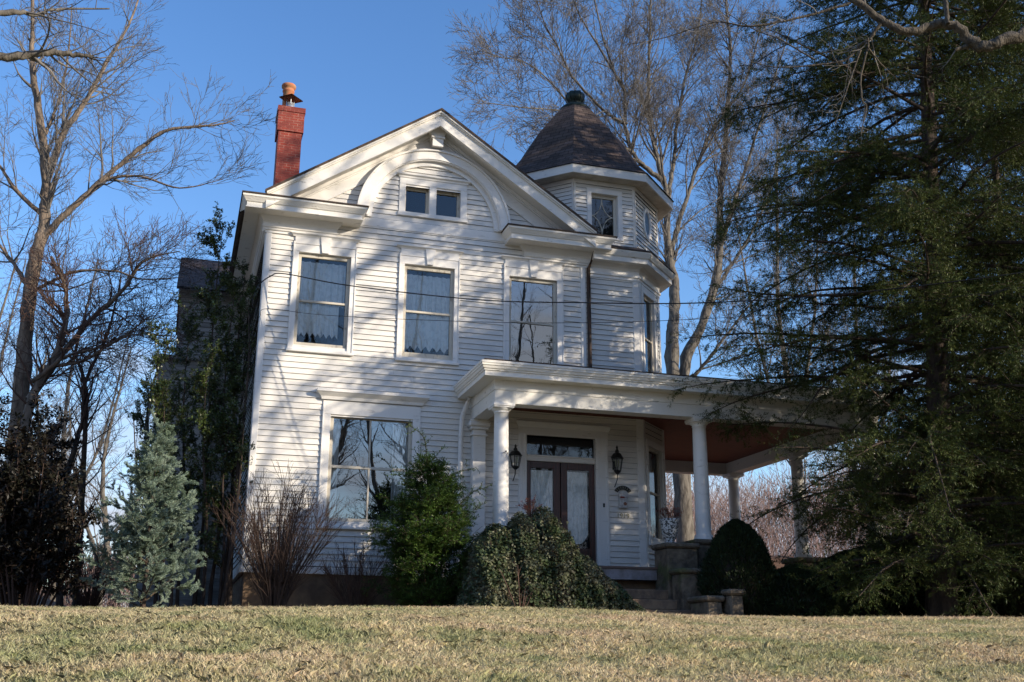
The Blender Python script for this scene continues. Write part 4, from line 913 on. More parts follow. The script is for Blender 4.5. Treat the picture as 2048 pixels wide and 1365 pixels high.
for i, (pts, lab) in enumerate((([(-2.75, 8, 2.2), (-2.79, 8, 3.0), (-3.04, 8, 5.53), (-2.76, 8, 7.64), (-2.81, 8, 8.72), (-2.37, 8, 10.24), (-2.19, 8, 11.78)], 'slim dark bare tree crossing its twin left of the blue spruce, the wavier stem'),
                               ([(-2.35, 8.3, 2.2), (-2.45, 8.2, 3.5), (-2.57, 8, 5.89), (-2.73, 8, 8.29), (-3.09, 8, 9.43), (-3.87, 8, 10.47)], 'slim bare tree nearest the blue spruce on its left, bending left at the top'),
                               ([(-6.4, 9, 2.4), (-6.2, 9, 6.5), (-6.5, 9, 11), (-6.2, 9.3, 15)], 'bare grey tree at the far left edge of the picture'),
                               ([(-1.2, 14, 2.3), (-1.0, 14, 6), (-1.3, 14, 9.5), (-.8, 14, 12)], 'distant slender bare tree seen over the top of the blue spruce'))):
    S = tree([(pts, .11 if i < 2 else .14, .02, .3)], lv(BARE, _0=dict(per_m=4.2, len=2.4, rmax=.03, tmin=.1), _1=dict(per_m=2.6, len=1.1), _2=dict(per_m=3.2, len=.5), _3=dict(per_m=2.5, len=.25, rmin=.005)), 20+i)
    make_tree('bare_tree', (pts[0][0], pts[0][1], 2.2), lab, 'tree', 'bare trees', S, M['bark_dark'] if i < 2 else M['bark_grey'], M['twig_grey'] if i > 1 else M['twig_red'], .04)

for i, (bx, by, h, lab) in enumerate(((-7.5, 22, 15, 'mid-distance bare tree behind the tall left tree, nearest the left edge'), (-4.9, 27, 17, 'mid-distance bare tree seen through the tangle of the left trees'), (-2.9, 24, 12, 'mid-distance bare tree just left of the blue spruce tip'), (-.6, 30, 13, 'mid-distance bare tree at the edge of the grey side wing'), (-9, 34, 19, 'tallest mid-distance bare tree at the left edge'))):
    S = tree([([(bx, by, 2.1), (bx+.2, by, 2+h*.3), (bx-.3, by, 2+h*.6), (bx+.3, by, 2+h)], .17, .03, .22), ([(bx, by, 2+h*.25), (bx-1.2, by, 2+h*.5), (bx-1.9, by, 2+h*.8)], .09, .02, .2), ([(bx, by, 2+h*.3), (bx+1.3, by, 2+h*.5), (bx+2.0, by, 2+h*.8)], .09, .02, .2)],
             lv(BARE, _0=dict(per_m=3.2, len=2.6, rmax=.04, tmin=.15), _1=dict(per_m=3.0, len=1.3), _2=dict(per_m=3.6, len=.65, rmin=.006), _3=dict(per_m=2.5, len=.32, rmin=.006)), 140+i)
    make_tree('bare_tree', (bx, by, 2.1), lab, 'tree', 'bare trees', S, M['bark_grey'], M['twig_grey'], .05)
# big bare tree behind the turret
RT = [([(18.3, 14, 2.1), (18.18, 14, 5.04), (18.11, 14, 8.03), (17.93, 14, 12.38), (18.06, 14, 14.47), (18.16, 14, 15.88), (17.99, 14, 17.02), (17.93, 14, 18.23)], .36, .13, .75),
      ([(17.92, 14, 18.0), (17.95, 14, 19.89), (17.66, 14, 21.08), (17.38, 14, 22.54), (17.32, 14, 24.41), (17.42, 14, 26.17), (17.55, 14, 28.61), (17.65, 14, 31.3)], .125, .03, .15),
      ([(17.9, 14, 20.3), (17.2, 13.9, 20.7), (16.52, 13.83, 21.2), (16.08, 13.67, 22.34), (16.01, 13.5, 23.75), (15.52, 13.33, 24.59), (14.92, 13.17, 26.25), (14.3, 13, 29.0)], .11, .025, .15),
      ([(17.95, 14, 18.6), (18.07, 14, 19.91), (18.43, 14.2, 21.29), (18.78, 14.4, 23.3), (19.42, 14.6, 25.98), (20.15, 14.8, 28.05), (20.72, 15, 31.17)], .11, .025, .15),
      ([(18.05, 14, 17.0), (18.3, 14, 18.1), (19.13, 14, 20.46), (19.91, 14, 22.43), (20.66, 14, 23.66), (21.92, 14, 25.64), (22.96, 14, 28.64)], .11, .025, .15),
      ([(16.1, 13.6, 22.5), (15.4, 13.3, 22.5), (14.62, 13, 22.8), (13.35, 12.5, 23.58), (12.57, 12, 24.45), (11.8, 11.5, 25.2), (11.0, 11, 27.0)], .075, .015, .1),
      ([(16.4, 13.7, 21.3), (15.4, 13.3, 21.4), (13.91, 12.82, 21.9), (12.35, 12.05, 22.83), (10.98, 11.28, 23.1), (9.2, 10.5, 22.6)], .065, .012, .1),
      ([(16.9, 13.8, 20.9), (15.6, 13.2, 21.0), (14.48, 12.7, 21.61), (12.62, 11.8, 21.57), (10.86, 10.9, 20.97), (9.0, 10, 20.4)], .065, .012, .1),
      ([(16.0, 13.5, 24), (14.9, 13.2, 25.4), (13.6, 12.6, 26.8), (12.6, 12, 29)], .06, .012, .1), ([(17.5, 14, 15.8), (16.0, 13, 18.0), (14.5, 12.5, 19.2), (12.5, 12, 19.3)], .05, .012, .2)]
BT = lv(BARE, _0=dict(per_m=2.7, len=3.8, rmax=.05, ang=34, tmin=.08, up=.03), _1=dict(per_m=3.3, len=1.9, ang=32), _2=dict(per_m=4.2, len=.9, rmin=.007), _3=dict(per_m=5.2, len=.45, rmin=.0058))
S = tree(RT, BT, 31)
make_tree('bare_tree', (18.3, 14, 2.1), 'huge many-limbed bare tree behind the turret, thick trunk seen through the porch', 'tree', 'bare trees', S, M['bark_grey'], M['twig_grey'], .05)
RT2 = [([(18.9, 14.4, 2.1), (18.4, 14.2, 5.4), (18.3, 14.1, 9.21), (18.57, 14.2, 12.6), (19.36, 14.3, 14.2), (20.25, 14.4, 16.46), (20.59, 14.5, 18.39)], .28, .15, .7),
       ([(20.55, 14.5, 18.2), (20.83, 14.6, 20.96), (21.3, 14.7, 23.68), (21.75, 14.8, 27.42), (21.75, 14.9, 29.83), (21.9, 15, 31.37)], .14, .03, .1),
       ([(20.4, 14.4, 17.4), (20.9, 14.2, 19.27), (21.6, 13.9, 21.34), (22.6, 13.5, 24.43), (23.8, 13, 28.14)], .10, .025, .1),
       ([(18.5, 14, 12.0), (18.9, 13.6, 12.3), (19.46, 13, 13.2), (20.32, 12.6, 14.4), (21.5, 12, 16)], .09, .02, .2), ([(20.2, 14.4, 16), (21.6, 14.6, 18), (23.4, 15, 21), (24.5, 15, 25)], .08, .02, .15)]
S = tree(RT2, lv(BT, _0=dict(len=3.0)), 32)
make_tree('bare_tree', (18.9, 14.4, 2.1), 'bare tree leaning right from the foot of the huge trunk behind the porch roof', 'tree', 'bare trees', S, M['bark_grey'], M['twig_grey'], .05)
for i, (bx, by, h, lab) in enumerate(((25, 17, 24, 'bare tree half hidden behind the upper part of the hemlock'), (14.5, 22, 15, 'lower bare tree glimpsed under the porch roof beyond the trunk'), (31, 20, 22, 'bare tree behind the right edge of the hemlock'), (22, 30, 13, 'small far bare tree seen between the porch columns'), (26, 12, 11, 'low bare tree beyond the right end of the porch'))):
    S = tree([([(bx, by, 2.1), (bx+.2, by, 2+h*.3), (bx-.3, by, 2+h*.6), (bx+.3, by, 2+h)], .2, .03, .22), ([(bx, by, 2+h*.3), (bx-1.3, by, 2+h*.5), (bx-2.3, by, 2+h*.8)], .11, .02, .2), ([(bx, by, 2+h*.35), (bx+1.5, by, 2+h*.6), (bx+2.2, by, 2+h*.85)], .1, .02, .2)],
             lv(BT, _0=dict(per_m=2.2, len=3.2), _3=dict(per_m=2, rmin=.008)), 40+i)
    make_tree('bare_tree', (bx, by, 2.1), lab, 'tree', 'bare trees', S, M['bark_grey'], M['twig_grey'], .05)

# near tree on the right: its limb hangs into the top corner, its crown throws the dappled shade
NR = [([(17.2, -14, 1.6), (17.0, -14, 5), (16.6, -13.9, 9), (16.9, -14, 13), (17.6, -14.1, 17), (17.4, -14, 22)], .42, .08, .4),
      ([(16.7, -13.9, 7.6), (14.6, -13.7, 9.2), (12.8, -13.5, 9.6), (11.84, -13.4, 9.47), (10.71, -13.31, 9.57), (9.94, -13.22, 9.38), (9.53, -13.13, 9.21), (9.34, -13.04, 9.19), (9.06, -12.96, 9.47), (8.86, -12.87, 9.52), (8.46, -12.78, 9.41), (8.16, -12.69, 9.58), (7.78, -12.6, 9.9)], .105, .042, .95),
      ([(16.9, -14, 12.0), (17.5, -14, 14.2), (18.4, -14, 16.0), (19.6, -14, 17.2), (21.3, -14, 18.6), (23.0, -14.2, 20.6)], .20, .09, .75),
      ([(16.7, -13.9, 11), (15.4, -14.6, 14), (14.8, -15, 17.5), (14.2, -15.4, 21)], .16, .03, .2),
      ([(17.2, -14, 15), (18.8, -13, 18), (19.5, -12.4, 22)], .13, .03, .2),
      ([(16.7, -13.9, 9.5), (18.4, -13.2, 11.5), (20.5, -12.6, 13.0), (22.5, -12.2, 14.0)], .12, .03, .2)]
LIMB = [([(8.95, -13, 9.47), (8.95, -13, 9.83), (8.97, -13, 10.6), (9.3, -13, 11.4)], .035, .012, .3), ([(9.46, -13.04, 9.24), (9.22, -12.98, 9.2), (9.06, -12.95, 9.13)], .045, .02, .8),
        ([(8.15, -12.7, 9.5), (8.04, -12.58, 9.31), (8.0, -12.47, 9.3), (7.82, -12.35, 9.11), (7.51, -12.23, 9.05), (6.98, -12.12, 8.98), (6.61, -12, 9.06)], .026, .006, .1),
        ([(7.93, -12.7, 9.24), (7.95, -12.66, 9.14), (7.84, -12.62, 8.74), (7.85, -12.58, 8.41), (7.93, -12.54, 8.34), (7.84, -12.5, 7.96)], .016, .006, .2), ([(7.92, -12.7, 9.11), (8.16, -12.6, 8.99), (8.41, -12.5, 8.91)], .012, .005, .2),
        ([(7.81, -12.7, 9.05), (7.68, -12.6, 8.65), (7.47, -12.5, 8.04)], .013, .005, .2), ([(7.33, -12.4, 8.99), (6.96, -12.2, 9.34), (6.72, -12, 9.56), (6.4, -11.8, 9.89)], .012, .005, .1),
        ([(7.8, -12.6, 9.8), (7.2, -12.4, 9.6), (6.52, -12.2, 9.45), (6.15, -11.97, 9.58), (5.54, -11.73, 9.38), (5.06, -11.5, 9.31)], .02, .004, .1)]
SA = tree([(p, a, b, t) for p, a, b, t in NR if True], lv(BARE, _0=dict(per_m=1.1, len=4.3, rmax=.085, ang=45, tmin=.3), _1=dict(per_m=1.7, len=1.9), _2=dict(per_m=2.5, len=.9), _3=dict(per_m=2.3, len=.42, rmin=.0055)), 51)
SB = tree(LIMB, [dict(per_m=7, ang=48, len=.75, rr=.5, rmax=.012, steps=6, wob=.17, rmin=.003), dict(per_m=8, ang=45, len=.32, rr=.6, steps=4, wob=.18, rmin=.002)], 52)
for q in ('a', 'b', 'ra', 'rb', 'lv', 'paths'): setattr(SA, q, getattr(SA, q)+getattr(SB, q))
make_tree('bare_tree', (17.2, -14, 1.6), 'near bare tree whose gnarled grey limb hangs into the top right corner', 'tree', 'bare trees', SA, M['bark_near'], M['twig_grey'], .03)
# near tree on the left
NL = [([(-9.5, -12.6, 1.7), (-9.3, -12.6, 5), (-9.6, -12.6, 9), (-9.2, -12.6, 14)], .3, .06, .5),
      ([(-9.4, -12.6, 5.8), (-7.5, -12.3, 6.8), (-5.0, -12.1, 7.2), (-2.87, -12, 7.37), (-2.19, -12, 7.53), (-1.91, -12, 7.62), (-1.68, -12, 7.67), (-1.46, -12, 7.69), (-1.3, -12, 7.68)], .075, .018, .6),
      ([(-9.4, -12.6, 6.6), (-6, -12.5, 7.4), (-2.83, -12.4, 7.6), (-2.28, -12.32, 7.84), (-2.02, -12.24, 7.94), (-1.87, -12.16, 7.99), (-1.72, -12.08, 8.14), (-1.2, -12, 8.3)], .05, .008, .6), ([(-1.62, -12, 7.65), (-1.46, -12, 7.51), (-1.25, -12, 7.37), (-1.02, -12, 7.34)], .012, .004, .1)]
S = tree(NL, [dict(per_m=3.2, ang=48, len=1.0, rr=.5, rmax=.02, steps=6, wob=.16, rmin=.004), dict(per_m=5, ang=45, len=.45, rr=.6, steps=5, wob=.17, rmin=.003), dict(per_m=5, ang=42, len=.2, rr=.6, steps=3, wob=.17, rmin=.0022)], 55)
make_tree('bare_tree', (-9.5, -12.6, 1.7), 'near bare tree reaching pale branch tips in from the top left corner', 'tree', 'bare trees', S, M['bark_grey'], M['twig_grey'], .03)
# trees across the street and to the right of the lawn: they shade the house and show mirrored in its panes
for i, (bx, by, h, lv0, lab) in enumerate(((24.5, -13, 18, 2.2, 'broad bare shade tree standing right of the lawn, outside the picture'), (33, -21, 22, 1.5, 'tall bare shade tree by the road, outside the picture on the right'),
                                     (6.5, -39, 27, 1.7, 'bare street tree behind the photographer, mirrored in the upper left window'), (20, -40, 27, 1.7, 'bare street tree across the road, mirrored in the right upper window'), (12.5, -37, 24, 1.6, 'bare street tree across the road, mirrored between the other two'), (-2, -42, 22, 1.5, 'bare street tree at the far side of the road, leftmost of those mirrored'))):
    z0 = gz(bx, by)-.1
    S = tree([([(bx, by, z0), (bx+.2, by, z0+h*.25), (bx-.3, by, z0+h*.6), (bx+.3, by, z0+h)], .34, .05, .3), ([(bx, by, z0+h*.22), (bx-2.2, by+.5, z0+h*.45), (bx-3.3, by+1, z0+h*.8)], .2, .04, .2), ([(bx, by, z0+h*.3), (bx+2.2, by-.5, z0+h*.5), (bx+3.6, by, z0+h*.82)], .2, .04, .2), ([(bx, by, z0+h*.3), (bx+.5, by+2.4, z0+h*.5), (bx-.6, by+3.6, z0+h*.8)], .17, .04, .2)],
             lv(BARE, _0=dict(per_m=lv0, len=4.0, rmax=.08), _1=dict(per_m=2.0, len=1.9), _2=dict(per_m=2.6, len=.95), _3=dict(per_m=1.6, len=.5, rmin=.006)), 60+i)
    make_tree('bare_tree', (bx, by, z0), lab, 'tree', 'bare trees', S, M['bark_grey'], M['twig_grey'], .05)

# ------------------------------------------------------------------ evergreens
def conifer(name, base, top, label, prof, seed, leafm, barkm, per_m=9, droop=-.05, l2=(5, 1.1), l3=(7, .42), leaf=(26, .075, .030), r0=.22, cat='tree', ang=88, group='hemlocks', hang=.5, lo=.06):
    rng = np.random.default_rng(seed); b = np.array(base, float); t = np.array(top, float); H = t[2]-b[2]
    S = tree([([b, b*.7+t*.3+[.1, 0, 0], b*.35+t*.65, t], r0, .02, lo)],
             [dict(per_m=per_m, ang=ang, angv=9, r0=.72, r1=.42, len=1.0, rr=.35, rmax=.05, steps=8, wob=.06, up=droop, tipup=-.02, tmin=lo, tp=1.12, env=lambda tt, p: prof((p[:, 2]-b[2])/H), flat=.0),
              dict(per_m=l2[0], ang=58, angv=12, len=l2[1], rr=.45, rmax=.015, steps=5, wob=.10, up=droop*.8, flat=.75, rmin=.004, env=lambda tt, p: 1.15-.85*tt), dict(per_m=l3[0], ang=50, len=l3[1], rr=.5, steps=3, wob=.10, up=droop, flat=.6, rmin=.0025, env=lambda tt, p: 1.1-.6*tt)], seed)
    r_ = root(name, tuple(base), label, cat, group); a = S.arr()
    wood('trunk', a, [barkm], r_, a[4] == 0, paths=S.paths); wood('branches', a, [M['bark_dark'] if barkm is not M['bark_grey'] else M['twig_grey']], r_, (a[4] == 1) | (a[4] == 2))
    s3 = a[4] >= 2; C, D, _ = along(a[0][s3], a[1][s3], leaf[0], rng)
    side = perp(D, rng); side[:, 2] *= .35; side = unit(side); dd = unit(D*.75+side*.9+np.array([0, 0, -hang*.4])*rng.random((len(D), 1)))
    n_ = unit(np.array([0, 0, 1.])+rng.normal(size=D.shape)*.45)
    leaves('crown', C+dd*leaf[1]*.45, dd, n_, leaf[1]*(.6+.7*rng.random(len(C))), leaf[2]*(.7+.6*rng.random(len(C))), [leafm], r_)
    return r_
hp = lambda t: np.interp(t, [0, .08, .2, .45, .7, .9, 1], [3.3, 4.2, 5.1, 5.1, 4.1, 2.4, .5])
conifer('hemlock_tree', (14.3, -4.9, 2.2), (15.9, -5.2, 22.5), 'huge dark hemlock with drooping sprays covering the right end of the porch', hp, 71, M['hemlock'], M['bark_dark'], 14, -.045, (7.5, 1.15), (10, .45), (80, .074, .0135), .31)
conifer('hemlock_tree', (19.6, -1.5, 2.2), (20.4, -1.6, 20), 'second hemlock crowding the right edge of the picture', lambda t: hp(t)*.8, 72, M['hemlock'], M['bark_dark'], 14, -.035, (7, 1.1), (9, .45), (70, .08, .016), .22)
# blue spruce
sp = lambda t: np.interp(t, [0, .10, .30, .55, .8, 1], [.95, 1.14, 1.02, .72, .36, .05])
def bluespruce(base, top, label, seed):
    rng = np.random.default_rng(seed); b = np.array(base, float); t = np.array(top, float); H = t[2]-b[2]
    S = tree([([b, b*.5+t*.5, t], .05, .012, .03)], [dict(per_m=40, ang=66, angv=9, len=1.0, rr=.4, rmax=.016, steps=6, wob=.05, up=.015, tmin=.03, env=lambda tt, p: sp((p[:, 2]-b[2])/H)),
             dict(per_m=14, ang=48, angv=9, len=.30, rr=.5, rmax=.008, steps=4, wob=.06, up=.03, flat=.35, rmin=.003, env=lambda tt, p: 1.15-.75*tt, tmin=.1), dict(per_m=8, ang=42, len=.14, rr=.6, steps=2, wob=.05, up=.03, rmin=.003)], seed)
    r_ = root('blue_spruce', tuple(base), label, 'tree'); a = S.arr(); wood('trunk', a, [M['bark_dark']], r_, a[4] == 0, paths=S.paths); wood('branches', a, [M['bark_dark']], r_, a[4] >= 1)
    s3 = a[4] >= 1; A, B = a[0][s3], a[1][s3]; lvl = a[4][s3]; C, D, idx = along(A, B, 800, rng); keep = (lvl[idx] >= 2) | (rng.random(len(idx)) < .3); C, D = C[keep], D[keep]
    q = perp(D, rng); dd = unit(D*.75+q*.8); n_ = unit(np.cross(dd, q)+rng.normal(size=q.shape)*.3)
    leaves('crown', C+dd*.018, dd, n_, .042*(.8+.4*rng.random(len(C))), .006, [M['spruce']], r_)
bluespruce((-.47, -2.0, 2.2), (-.53, -2.0, 5.72), 'young blue-grey spruce on the lawn left of the house corner', 73)
# green hemlock bush in front of the big window
yp = lambda t: np.interp(t, [0, .1, .35, .6, .8, 1], [1.05, 1.28, 1.28, 1.02, .50, .08])
def bush(name, base, top, label, prof, seed, m, cat='bush', lf=(60, .06, .02), per_m=30, droop=.03, ang=60, l2=(13, .5), l3=(13, .22), r0=.05, hang=.2, bark='bark_dark'):
    return conifer(name, base, top, label, prof, seed, M[m], M[bark], per_m, droop, l2, l3, lf, r0, cat, ang, None, hang, .02)
HB = bush('hemlock_bush', (4.85, -1.75, 2.2), (4.74, -1.75, 5.40), 'bright green feathery evergreen bush below the big ground-floor window', yp, 74, 'yew', lf=(95, .052, .016), per_m=60, droop=.02, ang=62)
S = tree([([(4.78, -1.75, 5.0), (4.72, -1.75, 5.5), (4.62, -1.75, 5.9), (4.30, -1.75, 6.12)], .012, .004, .2), ([(4.9, -1.75, 4.7), (5.3, -1.8, 5.15), (5.75, -1.8, 5.3)], .010, .003, .2), ([(5.2, -1.75, 4.3), (5.7, -1.8, 4.8), (6.0, -1.8, 4.9)], .010, .003, .2), ([(4.6, -1.75, 4.5), (4.2, -1.85, 5.0), (3.95, -1.85, 5.05)], .010, .003, .2)], [dict(per_m=14, ang=55, len=.28, rr=.5, steps=4, wob=.1, rmin=.0025)], 75)
a = S.arr(); wood('leader_shoot', a, [M['bark_dark']], HB, paths=S.paths)
rq = np.random.default_rng(8); C, D, _ = along(a[0], a[1], 85, rq); q = perp(D, rq); leaves('shoot_needles', C+q*.015, unit(D*.6+q), perp(D, rq), .05*(.6+.6*rq.random(len(C))), .014, [M['yew']], HB)

# ------------------------------------------------------------------ shrubs, climbers, ivy
def shoots(name, base, label, cat, stems, levels, seed, leafm, lf, bark, r0=.03, group=None, lvmin=2, r1=.006, tmin=.25):
    """many stems with small leaves"""
    rng = np.random.default_rng(seed); S = tree([(p, r0, r1, tmin) for p in stems], levels, seed); r_ = root(name, base, label, cat, group); a = S.arr()
    wood('stems', a, [M[bark]], r_, a[4] == 0, paths=S.paths)
    if (a[4] > 0).any(): wood('twigs', a, [M[bark]], r_, a[4] > 0)
    if leafm:
        s3 = a[4] >= lvmin; C, D, _ = along(a[0][s3], a[1][s3], lf[0], rng); q = perp(D, rng); dd = unit(D*.5+q)
        n_ = unit(np.array([0, -.3, 1.])+rng.normal(size=D.shape)*.8)
        leaves('leaves', C+dd*lf[1]*.55, dd, n_, lf[1]*(.65+.6*rng.random(len(C))), lf[2]*(.7+.5*rng.random(len(C))), [M[leafm]], r_)
    return r_, S
rr_ = np.random.default_rng(99)
# upright evergreen beside the house corner
st_ = []
for bx, by, tx, ty, tz in ((.45, 1.0, .38, 1.1, 11.2), (.75, .6, .75, .8, 9.4), (1.0, .9, .95, .9, 9.9), (.1, 1.2, -.15, 1.2, 8.9), (-.2, 1.0, -.75, .8, 8.1), (.6, .4, .3, .2, 7.6), (0, .6, -.5, .3, 6.6), (.9, .4, .85, .2, 6.4), (-.3, 1.6, -.9, 1.6, 7.2)):
    st_.append([(bx, by, 2.1), (bx*.7+tx*.3+.06, by, 2.1+(tz-2.1)*.35), (bx*.3+tx*.7-.05, ty, 2.1+(tz-2.1)*.7), (tx, ty, tz)])
shoots('evergreen_shrub', (.4, 1, 2.1), 'tall loose evergreen shrub climbing beside the left corner of the house', 'shrub', st_,
       [dict(per_m=7, ang=42, len=.85, rr=.4, rmax=.012, steps=5, wob=.13, up=.10, tmin=.12, tp=.9), dict(per_m=9, ang=45, len=.36, rr=.5, steps=4, wob=.13, up=.05, rmin=.003), dict(per_m=9, ang=45, len=.15, rr=.5, steps=2, rmin=.002)], 81, 'holly', (80, .060, .034), 'bark_dark', .045, lvmin=1)
# ivy-clad dark stem against the wall
shoots('climbing_shoots', (1.12, .25, 2.1), 'dark vine stem with sparse leaves rising against the side wall', 'vine', [[(1.12, .2, 2.1), (1.1, .3, 5), (1.16, .35, 7.5), (1.05, .4, 9.2)], [(1.0, -.1, 2.1), (1.12, 0, 4.6), (1.15, .1, 6.2)]],
       [dict(per_m=8, ang=50, len=.4, rr=.3, rmax=.008, steps=4, wob=.15, up=.05, tmin=.1), dict(per_m=10, ang=45, len=.16, rr=.5, steps=3)], 82, 'holly', (30, .05, .028), 'bark_dark', .06, lvmin=1)
# laurel thicket, far left
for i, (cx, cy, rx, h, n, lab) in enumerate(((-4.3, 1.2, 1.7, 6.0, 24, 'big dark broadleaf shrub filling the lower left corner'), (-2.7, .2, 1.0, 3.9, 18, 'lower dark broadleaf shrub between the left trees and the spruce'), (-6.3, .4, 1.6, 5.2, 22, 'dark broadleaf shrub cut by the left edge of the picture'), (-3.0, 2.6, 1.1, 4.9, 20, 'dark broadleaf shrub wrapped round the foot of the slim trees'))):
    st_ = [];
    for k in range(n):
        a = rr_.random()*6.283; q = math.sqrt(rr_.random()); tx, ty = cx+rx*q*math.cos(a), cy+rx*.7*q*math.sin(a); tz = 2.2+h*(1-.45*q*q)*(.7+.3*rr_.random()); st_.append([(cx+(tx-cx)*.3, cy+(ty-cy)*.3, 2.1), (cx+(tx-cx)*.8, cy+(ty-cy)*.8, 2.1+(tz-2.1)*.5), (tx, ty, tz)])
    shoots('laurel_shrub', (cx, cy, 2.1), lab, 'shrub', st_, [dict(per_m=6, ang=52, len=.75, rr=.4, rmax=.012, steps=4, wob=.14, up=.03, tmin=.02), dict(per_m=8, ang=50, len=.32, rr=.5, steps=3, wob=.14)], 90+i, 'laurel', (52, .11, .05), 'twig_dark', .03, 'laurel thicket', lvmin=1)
# bare multi-stemmed shrub in front of the corner
def fan(cx, cy, n, h, sp, zb=2.15):
    out = []
    for k in range(n):
        a = rr_.random()*6.283; q = math.sqrt(rr_.random()); dx, dy = sp*q*math.cos(a), sp*.8*q*math.sin(a); hh = h*(1-.30*q*q)*(.78+.26*rr_.random()); out.append([(cx+dx*.08, cy+dy*.08, zb), (cx+dx*.30, cy+dy*.30, zb+hh*.35), (cx+dx*.68, cy+dy*.68, zb+hh*.72), (cx+dx, cy+dy, zb+hh)])
    return out
TW = [dict(per_m=5, ang=24, angv=7, len=.75, rr=.6, rmax=.008, steps=5, wob=.07, up=.08, tmin=.15), dict(per_m=6, ang=26, len=.33, rr=.6, steps=3, wob=.08, up=.06, rmin=.0028)]
shoots('bare_shrub', (1.85, -1.3, 2.1), 'bare brown vase-shaped shrub fanning up before the front left corner', 'shrub', fan(1.90, -1.3, 75, 2.75, 1.15), TW, 83, None, None, 'twig_dark', .014, r1=.004, tmin=.2)
shoots('bare_shrub', (3.5, -.8, 2.1), 'small reddish bare shrub in the shade under the big window', 'shrub', fan(3.55, -.75, 48, 1.55, .75), [dict(TW[0], len=.42, per_m=7), dict(TW[1], len=.2, per_m=7)], 84, None, None, 'twig_red', .008, r1=.003, tmin=.15)
shoots('bare_shrub', (-1.75, 3.4, 2.1), 'little brown twiggy shrub left of the blue spruce', 'shrub', fan(-1.75, 3.4, 60, 1.7, .65), [dict(TW[0], len=.45, per_m=7), dict(TW[1], len=.2, per_m=7)], 85, None, None, 'twig_red', .008, r1=.003, tmin=.15)
shoots('dry_stalks', (6.1, -3.75, 2.1), 'dry brown flower stalks standing before the ivy', 'stalks', fan(6.1, -3.75, 9, 1.15, .45), [dict(per_m=4, ang=35, len=.22, rr=.6, steps=3, wob=.08, tmin=.4)], 86, None, None, 'twig_red', .009, r1=.005)

# ivy heaped over the left pier and steps
def ivy_top(x): return float(np.interp(x, [5.2, 5.45, 5.7, 6.1, 6.45, 6.9, 7.2, 7.5, 8.0, 8.45, 8.95, 9.1], [2.3, 3.6, 3.98, 4.00, 4.26, 4.38, 4.18, 3.68, 3.20, 2.80, 2.35, 2.2]))
iv = root('ivy_mound', (6.9, -2.5, 2.2), 'ivy heaped over the left pier, running down beside the steps', 'ivy')
NI = 46; V = []; F = []
rg = np.random.default_rng(5)
def ivp(x, t, off=0):
    h = ivy_top(x)-2.15+off; yc = -2.55+.0*x; w = .95 if x < 7.3 else .95-.25*(x-7.3)/1.7
    w += off; a = math.pi*t; lump = 1+.07*math.sin(x*9+t*7)+.05*math.sin(x*17+t*13)
    return (x+.05*math.sin(t*11+x*6), yc-w*math.cos(a)*lump, 2.15+max(.02, h)*abs(math.sin(a))**.6*(1 if off else .97)*(.97+.04*math.sin(x*13)))
for j in range(21):
    for i in range(NI+1): V.append(ivp(5.2+3.9*i/NI, j/20, -.12))
for j in range(20):
    for i in range(NI): F.append((j*(NI+1)+i, j*(NI+1)+i+1, (j+1)*(NI+1)+i+1, (j+1)*(NI+1)+i))
mesh_obj('stem_mass', V, F, [M['twig_dark']], iv, smooth=True)
NL_ = 52000; xx = 5.15+3.95*rg.random(NL_); tt = rg.random(NL_)*.80
C = np.array([ivp(a, b) for a, b in zip(xx, tt)]); cen = np.stack([xx, np.full(NL_, -2.4), np.full(NL_, 2.2)], 1)
n0 = unit((C-cen)*np.array([0, 1, .8])+np.array([0, 0, .2])); C = C+n0*(rg.random((NL_, 1))**1.5*.24-.10); endx = np.where(xx > 8.6, .5, 0)
nn = unit(n0+rg.normal(size=C.shape)*.55); dd = np.cross(nn, rg.normal(size=C.shape)); dd[:, 2] -= .8*np.abs(dd[:, 2]); 
leaves('leaves', C, dd, nn, .062*(.6+.7*rg.random(NL_)), .050*(.6+.6*rg.random(NL_)), [M['ivy']], iv)
# hanging strands of ivy
pts = []
for k in range(46):
    x0 = 5.3+3.3*rg.random(); z1 = ivy_top(x0)-.1; y0 = -3.35-.15*rg.random(); pts.append([(x0, y0+.25, z1), (x0+.05, y0, z1-.5*(z1-2.2)), (x0, y0-.1, 2.25)])
S = tree([(p, .006, .003, .1) for p in pts], [dict(per_m=6, ang=40, len=.16, rr=.8, steps=2)], 87); a = S.arr(); wood('strand', a, [M['twig_dark']], iv)
C, D, _ = along(a[0], a[1], 42, rg); q = perp(D, rg); leaves('leaves', C+q*.02, unit(q+D*.4-[0, 0, .5]), unit(np.array([0, -1., .4])+rg.normal(size=C.shape)*.5), .05*(.6+.7*rg.random(len(C))), .042, [M['ivy']], iv)

